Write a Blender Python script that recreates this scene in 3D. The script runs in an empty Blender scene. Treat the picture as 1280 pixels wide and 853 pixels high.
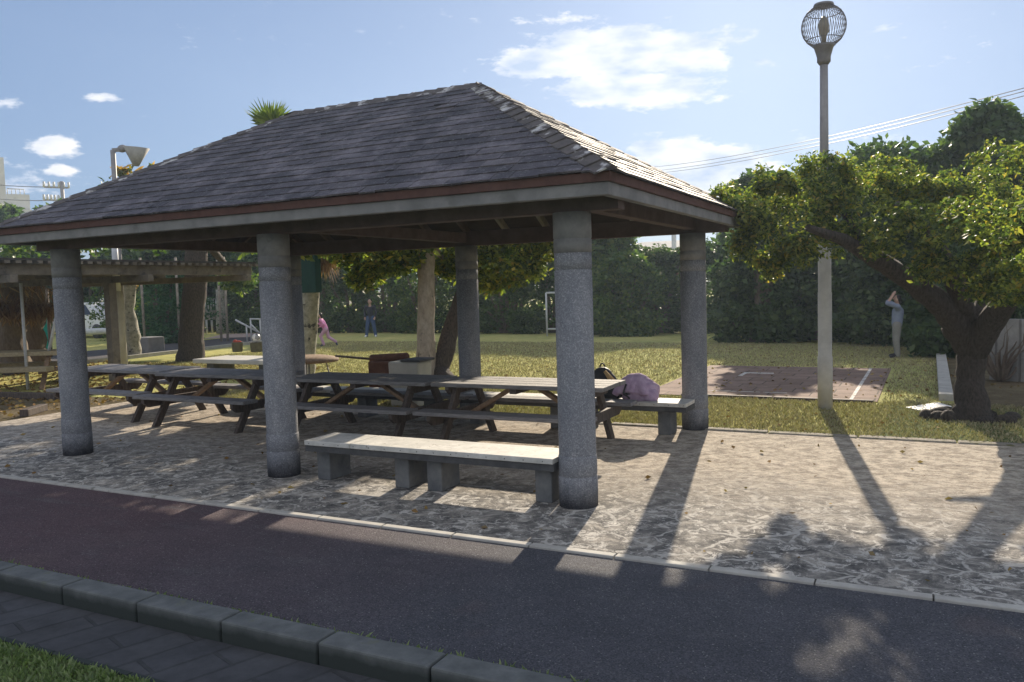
import bpy, bmesh, math, random
import numpy as np
from mathutils import Vector, Matrix
random.seed(7); rng = np.random.default_rng(7)
C = bpy.data.collections.new('scene'); bpy.context.scene.collection.children.link(C)
scn = bpy.context.scene
PI = math.pi

# ------------------------------------------------------------------ camera
F, PITCH, ROLL, YAW, CX, CY, H = 1023.96, 0.0662, 0.0293, -0.4734, 2.4942, -5.9549, 1.75
cy_, sy_ = math.cos(YAW), math.sin(YAW)
cp, sp = math.cos(PITCH), math.sin(PITCH)
cr, sr = math.cos(ROLL), math.sin(ROLL)
Xa = Vector((cy_, -sy_, 0)); Ua = Vector((sy_*sp, cy_*sp, cp)); Fa = Vector((sy_*cp, cy_*cp, -sp))
right = cr*Xa - sr*Ua; up = sr*Xa + cr*Ua
cam_d = bpy.data.cameras.new('camera'); cam = bpy.data.objects.new('camera', cam_d); C.objects.link(cam)
M = Matrix((right, up, -Fa)).transposed().to_4x4(); M.translation = (CX, CY, H); cam.matrix_world = M
cam_d.sensor_width = 36; cam_d.lens = 36*F/1280; cam_d.clip_end = 5000; cam_d.clip_start = .05
scn.camera = cam

def ray(px, py):
    u = px-640; v = 426.5-py
    return Fa + right*(u/F) + up*(v/F)
def G(px, py, z=0.0):            # where the sight line meets the level z
    d = ray(px, py); t = (z-H)/d.z
    return Vector((CX, CY, H)) + d*t
def AT(px, py, dist):            # point at a level distance
    d = ray(px, py); t = dist/math.hypot(d.x, d.y)
    return Vector((CX, CY, H)) + d*t

# ------------------------------------------------------------------ light
AZ = math.radians(-10.7); EL = math.radians(23.1)
SUN = Vector((math.sin(AZ)*math.cos(EL), math.cos(AZ)*math.cos(EL), math.sin(EL)))
sd = bpy.data.lights.new('sun', 'SUN'); sun = bpy.data.objects.new('sun', sd); C.objects.link(sun)
sd.energy = 5.0; sd.angle = math.radians(.55); sd.color = (1, .87, .69)
sun.rotation_euler = SUN.to_track_quat('Z', 'Y').to_euler()
scn.view_settings.view_transform = 'Standard'; scn.view_settings.look = 'None'
scn.view_settings.gamma = 1; scn.view_settings.exposure = 0.88
scn.view_settings.use_curve_mapping = False

w = bpy.data.worlds.new('World'); scn.world = w; w.use_nodes = True
nt = w.node_tree; nt.nodes.clear()
def nn(nt, t, **kw):
    n = nt.nodes.new(t)
    for k, v in kw.items():
        if k.startswith('i_'): n.inputs[k[2:].replace('_', ' ')].default_value = v
        else: setattr(n, k, v)
    return n
def lk(nt, a, b): nt.links.new(a, b)
def math_(nt, op, a, b=None, c=None, clamp=False):
    n = nt.nodes.new('ShaderNodeMath'); n.operation = op; n.use_clamp = clamp
    for i, v in enumerate((a, b, c)):
        if v is None: continue
        if isinstance(v, (int, float)): n.inputs[i].default_value = v
        else: lk(nt, v, n.inputs[i])
    return n.outputs[0]
sky = nn(nt, 'ShaderNodeTexSky'); sky.sky_type = 'NISHITA'; sky.sun_disc = False
sky.sun_elevation = EL; sky.sun_rotation = AZ; sky.air_density = 1.0; sky.dust_density = .55; sky.ozone_density = 2.2
tc = nn(nt, 'ShaderNodeTexCoord')
# clouds: soft puffs set in real sky directions
clouds = [  # pixel centre, half sizes (px), strength
    (695, 78, 70, 18, 1.7), (775, 64, 90, 25, 1.9), (850, 68, 50, 22, 1.6), (790, 112, 88, 19, 1.8), (840, 190, 46, 18, 1.7), (868, 218, 84, 34, 2.0), (925, 215, 24, 20, 1.2), (66, 182, 25, 12, 1.35), (74, 214, 17, 8, 1.0),
    (130, 124, 26, 8, .7), (1110, 32, 40, 12, .5), (955, 80, 26, 10, .6), (905, 45, 50, 18, .55), (1140, 188, 60, 22, .7), (30, 232, 60, 40, .5),
    (5, 128, 20, 10, .5), (1000, 170, 60, 20, .35), (700, 25, 120, 10, .5), (260, 40, 200, 26, .22), (1200, 60, 160, 50, .25), (480, 30, 220, 30, .2)]
tot = None
noi = nn(nt, 'ShaderNodeTexNoise'); noi.inputs['Scale'].default_value = 30; noi.inputs['Detail'].default_value = 10; noi.inputs['Roughness'].default_value = .64
mp = nn(nt, 'ShaderNodeMapping'); mp.inputs['Scale'].default_value = (1, 1, 2.8)
lk(nt, tc.outputs['Generated'], mp.inputs['Vector']); lk(nt, mp.outputs[0], noi.inputs['Vector'])
for (px, py, a, b, s) in clouds:
    d = ray(px, py).normalized(); r_ = (ray(px+1, py)-ray(px, py)); r_ = (r_ - d*r_.dot(d)).normalized(); u_ = r_.cross(d)
    def dot(v):
        n = nt.nodes.new('ShaderNodeVectorMath'); n.operation = 'DOT_PRODUCT'
        lk(nt, tc.outputs['Generated'], n.inputs[0]); n.inputs[1].default_value = v; return n.outputs['Value']
    ax = math_(nt, 'MULTIPLY', dot(r_), F/a); ay = math_(nt, 'MULTIPLY', dot(u_), F/b)
    ax2 = math_(nt, 'MULTIPLY', ax, ax); rr = math_(nt, 'MULTIPLY_ADD', ay, ay, ax2)
    e = math_(nt, 'MULTIPLY', math_(nt, 'POWER', 2.718, math_(nt, 'MULTIPLY', rr, -1.0)), s)
    e = math_(nt, 'MULTIPLY', e, math_(nt, 'GREATER_THAN', dot(d), 0))
    tot = e if tot is None else math_(nt, 'MAXIMUM', tot, e)
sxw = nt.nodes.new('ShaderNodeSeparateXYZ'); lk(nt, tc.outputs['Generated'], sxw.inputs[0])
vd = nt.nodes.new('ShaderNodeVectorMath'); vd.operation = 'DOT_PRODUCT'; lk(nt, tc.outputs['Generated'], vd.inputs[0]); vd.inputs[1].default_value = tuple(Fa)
behind = math_(nt, 'MULTIPLY_ADD', vd.outputs['Value'], -3.0, 1.2, True)     # unseen cloud field added outside the view to brighten the shade
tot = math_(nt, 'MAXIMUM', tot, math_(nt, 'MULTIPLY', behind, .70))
nz = math_(nt, 'MULTIPLY_ADD', noi.outputs['Fac'], 2.5, -1.25)
den = math_(nt, 'ADD', tot, math_(nt, 'MULTIPLY', nz, .75))
mr = nn(nt, 'ShaderNodeMapRange'); mr.interpolation_type = 'SMOOTHSTEP'
mr.inputs['From Min'].default_value = .36; mr.inputs['From Max'].default_value = .80; mr.inputs['To Max'].default_value = .92
lk(nt, den, mr.inputs['Value'])
noi2 = nn(nt, 'ShaderNodeTexNoise'); noi2.inputs['Scale'].default_value = 18; noi2.inputs['Detail'].default_value = 5
lk(nt, mp.outputs[0], noi2.inputs['Vector'])
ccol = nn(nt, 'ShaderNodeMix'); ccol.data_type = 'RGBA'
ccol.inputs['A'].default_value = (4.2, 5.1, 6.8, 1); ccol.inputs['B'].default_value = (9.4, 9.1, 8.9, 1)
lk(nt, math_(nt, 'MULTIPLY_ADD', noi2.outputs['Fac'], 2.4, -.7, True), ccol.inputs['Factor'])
SKYDIM = nn(nt, 'ShaderNodeMix'); SKYDIM.data_type = 'RGBA'; SKYDIM.blend_type = 'MULTIPLY'; SKYDIM.inputs['Factor'].default_value = 1
SKYDIM.inputs['B'].default_value = (1.10, 1.36, 1.86, 1)
gm = nn(nt, 'ShaderNodeGamma'); gm.inputs['Gamma'].default_value = .52; lk(nt, sky.outputs[0], gm.inputs['Color'])
lk(nt, gm.outputs[0], SKYDIM.inputs['A'])
mx = nn(nt, 'ShaderNodeMix'); mx.data_type = 'RGBA'
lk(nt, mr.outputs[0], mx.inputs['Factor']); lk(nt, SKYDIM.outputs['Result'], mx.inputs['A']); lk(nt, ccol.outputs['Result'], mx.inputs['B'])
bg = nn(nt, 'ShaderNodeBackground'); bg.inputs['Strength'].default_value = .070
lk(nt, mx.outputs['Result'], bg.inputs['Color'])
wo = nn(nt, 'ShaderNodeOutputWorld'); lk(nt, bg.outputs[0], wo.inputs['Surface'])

# ------------------------------------------------------------------ materials
def ramp(nt, fac, stops):
    n = nt.nodes.new('ShaderNodeValToRGB'); e = n.color_ramp.elements
    while len(e) < len(stops): e.new(.5)
    for el, (p, c) in zip(e, stops): el.position = p; el.color = (*c, 1)
    lk(nt, fac, n.inputs[0]); return n.outputs['Color']
def mixc(nt, f, a, b, mode='MIX'):
    n = nt.nodes.new('ShaderNodeMix'); n.data_type = 'RGBA'; n.blend_type = mode
    for k, v in (('Factor', f), ('A', a), ('B', b)):
        if isinstance(v, (int, float)): n.inputs[k].default_value = v
        elif isinstance(v, tuple): n.inputs[k].default_value = (*v, 1)
        else: lk(nt, v, n.inputs[k])
    return n.outputs['Result']
def noise(nt, vec, scale, detail=5, rough=.6, dist=0):
    n = nt.nodes.new('ShaderNodeTexNoise'); n.inputs['Scale'].default_value = scale; n.inputs['Detail'].default_value = detail
    n.inputs['Roughness'].default_value = rough; n.inputs['Distortion'].default_value = dist
    lk(nt, vec, n.inputs['Vector']); return n.outputs['Fac']
def newmat(name, rough=.85, spec=.3):
    m = bpy.data.materials.new(name); m.use_nodes = True; t = m.node_tree
    b = t.nodes['Principled BSDF']; b.inputs['Roughness'].default_value = rough; b.inputs['Specular IOR Level'].default_value = spec if rough < .9 else min(spec, .1)
    return m, t, b
def geo_pos(t, scale=(1, 1, 1), obj=False):
    g = t.nodes.new('ShaderNodeTexCoord'); src = g.outputs['Object']
    if not obj:
        g = t.nodes.new('ShaderNodeNewGeometry'); src = g.outputs['Position']
    m = t.nodes.new('ShaderNodeMapping'); m.inputs['Scale'].default_value = scale
    lk(t, src, m.inputs['Vector']); return m.outputs[0]
def bump(t, b, h, strength=.3, dist=.01):
    n = t.nodes.new('ShaderNodeBump'); n.inputs['Strength'].default_value = strength; n.inputs['Distance'].default_value = dist
    lk(t, h, n.inputs['Height']); lk(t, n.outputs[0], b.inputs['Normal'])
def simple(name, c1, c2, scale=8, rough=.85, spec=.25, bs=.3, bd=.006, stretch=(1, 1, 1), obj=True, spots=None, metal=0):
    m, t, b = newmat(name, rough, spec); v = geo_pos(t, stretch, obj)
    f = noise(t, v, scale, 7, .65)
    col = ramp(t, f, [(.3, c1), (.7, c2)])
    if spots:
        sc, thr, sc_c = spots
        f2 = noise(t, v, sc, 4, .6); col = mixc(t, ramp(t, f2, [(thr, (0, 0, 0)), (thr+.08, (1, 1, 1))]), col, sc_c)
    lk(t, col, b.inputs['Base Color']); b.inputs['Metallic'].default_value = metal
    if bs: bump(t, b, noise(t, v, scale*5, 5, .7), bs, bd)
    return m
def leafmat(name, cols, trans=.35, rough=.5):
    m, t, b = newmat(name, rough, .3)
    g = t.nodes.new('ShaderNodeNewGeometry')
    n = len(cols); col = ramp(t, g.outputs['Random Per Island'], [(i/(n-1), c) for i, c in enumerate(cols)])
    lk(t, col, b.inputs['Base Color'])
    tr = t.nodes.new('ShaderNodeBsdfTranslucent'); 
    lk(t, mixc(t, 1.0, col, (1.6, 2.0, .8), 'MULTIPLY'), tr.inputs['Color'])
    ms = t.nodes.new('ShaderNodeMixShader'); ms.inputs[0].default_value = trans
    lk(t, b.outputs[0], ms.inputs[1]); lk(t, tr.outputs[0], ms.inputs[2])
    lk(t, ms.outputs[0], t.nodes['Material Output'].inputs['Surface']); return m

# washed aggregate column
def m_column():
    m, t, b = newmat('washed_aggregate', .9, .2); v = geo_pos(t)
    vo = t.nodes.new('ShaderNodeTexVoronoi'); vo.inputs['Scale'].default_value = 130; lk(t, v, vo.inputs['Vector'])
    hsv = t.nodes.new('ShaderNodeSeparateColor'); lk(t, vo.outputs['Color'], hsv.inputs[0])
    col = ramp(t, hsv.outputs[0], [(0, (.19, .195, .21)), (.45, (.235, .24, .255)), (.8, (.28, .285, .30)), (1, (.38, .38, .385))])
    big = noise(t, geo_pos(t, (1, 1, .35)), 5, 6)
    col = mixc(t, .55, col, ramp(t, big, [(.3, (.45, .47, .53)), (.7, (1.22, 1.18, 1.12))]), 'MULTIPLY')
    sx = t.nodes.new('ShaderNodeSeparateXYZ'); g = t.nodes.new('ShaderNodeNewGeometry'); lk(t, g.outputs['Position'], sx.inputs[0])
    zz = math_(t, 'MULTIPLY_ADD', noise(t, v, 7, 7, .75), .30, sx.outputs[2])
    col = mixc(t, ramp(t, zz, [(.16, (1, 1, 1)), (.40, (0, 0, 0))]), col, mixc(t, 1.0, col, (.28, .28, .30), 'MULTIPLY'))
    lk(t, col, b.inputs['Base Color']); bump(t, b, vo.outputs['Distance'], .5, .004); return m
M_col = m_column()
M_cap = simple('column_concrete', (.15, .148, .145), (.26, .25, .235), 7, bs=.4, obj=False, spots=(3, .62, (.13, .125, .12)))
M_base = simple('stained_column_foot', (.09, .088, .085), (.24, .235, .225), 8, bs=.5, obj=False)
M_fascia = simple('fascia_concrete', (.16, .155, .155), (.26, .25, .24), 4, bs=.25, obj=False, spots=(2.2, .58, (.15, .145, .14)))
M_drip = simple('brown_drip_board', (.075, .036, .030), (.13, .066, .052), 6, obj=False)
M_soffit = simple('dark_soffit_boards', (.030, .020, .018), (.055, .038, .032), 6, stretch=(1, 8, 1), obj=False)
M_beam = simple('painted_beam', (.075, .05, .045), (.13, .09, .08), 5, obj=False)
M_rafter = simple('pale_rafter', (.20, .18, .16), (.30, .27, .24), 6, obj=False)
def m_shingle():
    m, t, b = newmat('weathered_shingles', .72, .38); v = geo_pos(t)
    g = t.nodes.new('ShaderNodeNewGeometry')
    col = ramp(t, g.outputs['Random Per Island'], [(0, (.048, .044, .050)), (.4, (.064, .058, .065)), (.8, (.080, .072, .079)), (1, (.115, .104, .108))])
    n1 = noise(t, v, 3.2, 8, .7); col = mixc(t, ramp(t, n1, [(.48, (0, 0, 0)), (.64, (.55, .55, .55))]), col, (.21, .195, .205))
    n4 = noise(t, v, 1.6, 6, .7); col = mixc(t, .8, col, ramp(t, n4, [(.32, (.62, .58, .60)), (.68, (1.3, 1.22, 1.25))]), 'MULTIPLY')
    n2 = noise(t, geo_pos(t, (1, 3, 3)), 18, 6, .75); col = mixc(t, ramp(t, n2, [(.57, (0, 0, 0)), (.66, (.8, .8, .8))]), col, (.30, .295, .30))
    n3 = noise(t, v, 160, 2, .5); col = mixc(t, .7, col, ramp(t, n3, [(.3, (.55, .55, .55)), (.7, (1.4, 1.4, 1.4))]), 'MULTIPLY')
    lk(t, col, b.inputs['Base Color']); bump(t, b, n3, .6, .004); return m
M_shingle = m_shingle()
M_cap_sh = simple('ridge_cap_shingles', (.075, .065, .062), (.14, .12, .112), 9, bs=.5, obj=False, spots=(6, .56, (.50, .48, .46)))
M_wood = simple('weathered_grey_wood', (.10, .095, .095), (.34, .32, .31), 7, rough=.7, spec=.3, bs=.7, bd=.008, stretch=(1, 14, 14))
M_wood_dark = simple('dark_leg_wood', (.045, .035, .03), (.14, .11, .09), 7, rough=.75, bs=.6, bd=.006, stretch=(6, 6, 1.2))
M_wood_brown = simple('brown_wood', (.16, .10, .06), (.32, .22, .14), 6, bs=.5, stretch=(3, 3, 3))
M_wood_pale = simple('yellowed_wood', (.28, .22, .13), (.46, .38, .24), 5, bs=.4, stretch=(1, 8, 8))
M_benchtop = simple('pale_bench_paint', (.40, .39, .355), (.62, .60, .55), 9, rough=.7, spec=.3, bs=.35, bd=.004, spots=(14, .63, (.25, .23, .2)))
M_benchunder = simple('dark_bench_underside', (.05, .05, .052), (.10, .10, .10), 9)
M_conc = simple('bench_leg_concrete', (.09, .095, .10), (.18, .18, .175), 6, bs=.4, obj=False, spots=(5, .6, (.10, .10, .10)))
def m_lamp():
    return simple('lamp_post_concrete', (.40, .38, .35), (.55, .53, .49), 5, obj=False, bs=.2)
M_lampc = m_lamp()
M_steel = simple('grey_steel', (.24, .225, .22), (.33, .31, .30), 10, rough=.55, bs=0, metal=.2)
M_cage = simple('cage_metal', (.16, .15, .15), (.26, .24, .235), 10, rough=.5, bs=0, metal=.3)
M_bulb = simple('amber_bulb', (.26, .23, .18), (.34, .30, .24), 8, rough=.4, bs=0)
M_white = simple('white_paint', (.68, .68, .66), (.80, .80, .78), 6, rough=.6, bs=0)
M_rail = simple('pale_rail_metal', (.45, .45, .45), (.62, .62, .6), 6, rough=.5, bs=0)

def m_road():
    m, t, b = newmat('asphalt', .88, .35); v = geo_pos(t)
    g = t.nodes.new('ShaderNodeNewGeometry'); sx = t.nodes.new('ShaderNodeSeparateXYZ'); lk(t, g.outputs['Position'], sx.inputs[0])
    xn = math_(t, 'MULTIPLY_ADD', noise(t, v, .8, 6), 2.4, sx.outputs[0])
    f = ramp(t, math_(t, 'MULTIPLY_ADD', xn, .28, .60, True), [(0, (0, 0, 0)), (1, (1, 1, 1))])
    base = mixc(t, f, (.080, .050, .056), (.058, .059, .070))
    base = mixc(t, .6, base, ramp(t, noise(t, v, 2.2, 8, .7), [(.3, (.7, .7, .7)), (.7, (1.35, 1.3, 1.25))]), 'MULTIPLY')
    vo = t.nodes.new('ShaderNodeTexVoronoi'); vo.inputs['Scale'].default_value = 140; lk(t, v, vo.inputs['Vector'])
    hs = t.nodes.new('ShaderNodeSeparateColor'); lk(t, vo.outputs['Color'], hs.inputs[0])
    base = mixc(t, ramp(t, hs.outputs[1], [(.955, (0, 0, 0)), (1.0, (.6, .6, .6))]), base, (.26, .25, .24))
    base = mixc(t, ramp(t, noise(t, v, .9, 3, .5), [(.58, (0, 0, 0)), (.66, (.35, .35, .35))]), base, (.12, .085, .08))
    base = mixc(t, ramp(t, noise(t, geo_pos(t, (.35, 1.5, 1)), 3, 7, .7), [(.55, (0, 0, 0)), (.7, (.4, .4, .4))]), base, (.11, .108, .11))
    base = mixc(t, .6, base, ramp(t, hs.outputs[2], [(0, (.35, .35, .35)), (1, (1.9, 1.9, 1.9))]), 'MULTIPLY')
    lk(t, base, b.inputs['Base Color']); bump(t, b, vo.outputs['Distance'], .9, .006); return m
M_road = m_road()
def m_patio():
    m, t, b = newmat('worn_stone_paving', .9, .2); v = geo_pos(t)
    g = t.nodes.new('ShaderNodeNewGeometry'); sx = t.nodes.new('ShaderNodeSeparateXYZ'); lk(t, g.outputs['Position'], sx.inputs[0])
    # warped coordinates for the stone joints
    nzc = t.nodes.new('ShaderNodeTexNoise'); nzc.inputs['Scale'].default_value = 3; nzc.inputs['Detail'].default_value = 4; lk(t, v, nzc.inputs['Vector'])
    vm = t.nodes.new('ShaderNodeVectorMath'); vm.operation = 'MULTIPLY_ADD'; lk(t, nzc.outputs['Color'], vm.inputs[0]); vm.inputs[1].default_value = (.35, .35, .0); lk(t, v, vm.inputs[2])
    vo = t.nodes.new('ShaderNodeTexVoronoi'); vo.feature = 'DISTANCE_TO_EDGE'; vo.inputs['Scale'].default_value = 2.6; lk(t, vm.outputs[0], vo.inputs['Vector'])
    vc = t.nodes.new('ShaderNodeTexVoronoi'); vc.inputs['Scale'].default_value = 2.6; lk(t, vm.outputs[0], vc.inputs['Vector'])
    hs = t.nodes.new('ShaderNodeSeparateColor'); lk(t, vc.outputs['Color'], hs.inputs[0])
    big = noise(t, v, 1.1, 8, .7); fine = noise(t, v, 14, 8, .75); blot = noise(t, v, 5, 10, .8, .6)
    stone = ramp(t, blot, [(.36, (.07, .068, .07)), (.49, (.19, .18, .165)), (.60, (.40, .37, .325))])
    stone = mixc(t, .35, stone, ramp(t, hs.outputs[0], [(0, (.6, .6, .62)), (1, (1.3, 1.25, 1.2))]), 'MULTIPLY')
    wh = ramp(t, noise(t, v, 9, 9, .8, .8), [(.52, (0, 0, 0)), (.585, (1, 1, 1))])
    stone = mixc(t, wh, stone, (.60, .565, .51))
    mort = ramp(t, math_(t, 'MULTIPLY_ADD', fine, -.03, vo.outputs['Distance']), [(.0, (1, 1, 1)), (.017, (0, 0, 0))])
    mask = ramp(t, noise(t, v, 2, 4), [(.44, (0, 0, 0)), (.56, (.85, .85, .85))])
    stone = mixc(t, mixc(t, 1.0, mort, mask, 'MULTIPLY'), stone, (.54, .51, .46))
    # sandy, trodden floor further back
    sand = ramp(t, noise(t, v, 6, 9, .75), [(.34, (.20, .165, .13)), (.46, (.35, .295, .235)), (.56, (.56, .485, .39))])
    sand = mixc(t, ramp(t, noise(t, geo_pos(t, (1.3, 2.5, 1)), 7, 9, .85), [(.51, (0, 0, 0)), (.58, (.8, .8, .8))]), sand, (.17, .15, .13))
    sand = mixc(t, ramp(t, noise(t, geo_pos(t, (1.2, 2.2, 1)), 16, 8, .85), [(.54, (0, 0, 0)), (.60, (.7, .7, .7))]), sand, (.66, .60, .51))
    yy = math_(t, 'MULTIPLY_ADD', big, 1.6, sx.outputs[1])
    f = ramp(t, math_(t, 'MULTIPLY_ADD', yy, .55, -.38, True), [(0, (0, 0, 0)), (1, (1, 1, 1))])
    col = mixc(t, f, stone, sand)
    lk(t, col, b.inputs['Base Color'])
    hgt = math_(t, 'ADD', fine, math_(t, 'MULTIPLY', blot, 1.3))
    bump(t, b, hgt, .9, .02); return m
M_patio = m_patio()
def m_grass(name, cols, sc=3):
    m, t, b = newmat(name, .95, .05); v = geo_pos(t)
    col = ramp(t, noise(t, v, sc, 9, .75), [(.3, cols[0]), (.5, cols[1]), (.7, cols[2])])
    col = mixc(t, .6, col, ramp(t, noise(t, v, .35, 5, .6), [(.35, (.75, .85, .7)), (.65, (1.25, 1.12, .95))]), 'MULTIPLY')
    col = mixc(t, .6, col, ramp(t, noise(t, v, 45, 4, .8), [(.3, (.5, .5, .45)), (.7, (1.5, 1.5, 1.4))]), 'MULTIPLY')
    lk(t, col, b.inputs['Base Color']); bump(t, b, noise(t, v, 60, 5, .8), 1.0, .03); return m
M_lawn = m_grass('dry_lawn', [(.33, .33, .125), (.48, .46, .19), (.60, .56, .27)])
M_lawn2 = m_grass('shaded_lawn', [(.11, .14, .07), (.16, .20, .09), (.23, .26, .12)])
M_soil = m_grass('bare_soil', [(.09, .07, .05), (.16, .13, .09), (.24, .20, .14)], 2)
M_kerb = simple('kerb_stone', (.095, .10, .10), (.19, .195, .19), 6, bs=.5, obj=False, spots=(7, .62, (.13, .135, .11)))
t = M_kerb.node_tree; b_ = t.nodes['Principled BSDF']; src = b_.inputs['Base Color'].links[0].from_socket
g = t.nodes.new('ShaderNodeNewGeometry'); sx_ = t.nodes.new('ShaderNodeSeparateXYZ'); lk(t, g.outputs['Position'], sx_.inputs[0])
zf = math_(t, 'MULTIPLY_ADD', noise(t, geo_pos(t), 7, 6, .7), .06, sx_.outputs[2])
lk(t, mixc(t, ramp(t, math_(t, 'MULTIPLY_ADD', zf, 8, .22, True), [(.15, (1, 1, 1)), (.75, (0, 0, 0))]), src, (.035, .042, .038)), b_.inputs['Base Color'])
M_kerb_pale = simple('pale_kerb', (.33, .31, .28), (.48, .46, .41), 6, bs=.4, obj=False, spots=(9, .64, (.2, .19, .16)))
def m_bricks(name, c1, c2, mo, sx, w_, h_, rot=0):
    m, t, b = newmat(name, .9, .2); v = geo_pos(t, (sx, sx, sx))
    mp_ = v.node; mp_.inputs['Rotation'].default_value = (0, 0, rot)
    br = t.nodes.new('ShaderNodeTexBrick'); lk(t, v, br.inputs['Vector'])
    br.inputs['Color1'].default_value = (*c1, 1); br.inputs['Color2'].default_value = (*c2, 1); br.inputs['Mortar'].default_value = (*mo, 1)
    br.inputs['Scale'].default_value = 1; br.inputs['Mortar Size'].default_value = .012; br.inputs['Brick Width'].default_value = w_; br.inputs['Row Height'].default_value = h_
    br.inputs['Mortar Smooth'].default_value = .3
    col = mixc(t, .75, br.outputs['Color'], ramp(t, noise(t, geo_pos(t), 3, 9, .75), [(.3, (.55, .55, .55)), (.7, (1.4, 1.4, 1.4))]), 'MULTIPLY')
    lk(t, col, b.inputs['Base Color'])
    h_n = math_(t, 'MULTIPLY_ADD', noise(t, geo_pos(t), 30, 6), .3, math_(t, 'MULTIPLY', br.outputs['Fac'], -1.0)); bump(t, b, h_n, .7, .012); return m
M_pad = m_bricks('terracotta_court_tiles', (.20, .135, .105), (.25, .175, .14), (.09, .07, .055), 1, .6, .42)
M_gutter = m_bricks('dark_gutter_bricks', (.066, .067, .072), (.074, .074, .077), (.055, .056, .058), 1, .62, .21, 1.9)
M_bark_dark = simple('dark_bark', (.05, .042, .037), (.17, .135, .112), 14, bs=1, bd=.06, stretch=(3, 3, 1), obj=False)
M_bark_pale = simple('pale_bark', (.22, .18, .145), (.40, .35, .29), 7, bs=.8, bd=.02, stretch=(2, 2, 1), obj=False, spots=(6, .62, (.09, .08, .07)))
M_bark_mid = simple('brown_bark', (.11, .08, .06), (.21, .165, .125), 8, bs=.8, bd=.02, stretch=(3, 3, 1), obj=False)
M_lichen = simple('lichened_palm_trunk', (.16, .15, .12), (.42, .40, .33), 9, bs=.8, bd=.02, obj=False, spots=(7, .6, (.05, .045, .04)))
L_hedge = leafmat('dark_hedge_leaves', [(.035, .06, .034), (.055, .09, .044), (.085, .13, .06), (.15, .19, .08)], .34)
L_tree = leafmat('mid_green_leaves', [(.045, .075, .025), (.07, .115, .035), (.10, .15, .045), (.18, .20, .05)], .38)
L_yel = leafmat('yellow_green_leaves', [(.035, .055, .024), (.05, .075, .028), (.075, .10, .034), (.12, .14, .04), (.19, .20, .05), (.27, .28, .07), (.34, .22, .06)], .48)
L_far = leafmat('tall_tree_leaves', [(.035, .06, .028), (.055, .09, .035), (.08, .12, .045), (.12, .15, .06)], .32)
L_bush = leafmat('bush_leaves', [(.03, .075, .045), (.05, .11, .06), (.08, .16, .08)], .35)
L_orange = leafmat('almond_leaves', [(.04, .06, .02), (.07, .09, .03), (.12, .12, .03), (.40, .20, .04), (.50, .26, .06)], .35)
L_palm = leafmat('palm_fronds', [(.07, .10, .03), (.12, .15, .04), (.18, .2, .06)], .35)
L_dead = leafmat('dead_fronds', [(.14, .075, .05), (.22, .12, .08), (.34, .22, .14)], .25)
L_litter = leafmat('dry_leaves', [(.12, .07, .03), (.24, .14, .06), (.34, .24, .10), (.16, .12, .07)], .1, .95)
L_blade = leafmat('grass_blades', [(.22, .19, .10), (.35, .30, .17), (.46, .39, .25), (.20, .20, .08)], .08, .9)
L_blade2 = leafmat('cool_grass_blades', [(.11, .15, .065), (.17, .22, .09), (.26, .30, .14)], .3)
M_twig = simple('dry_twigs', (.16, .12, .09), (.28, .22, .17), 8)

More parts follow.
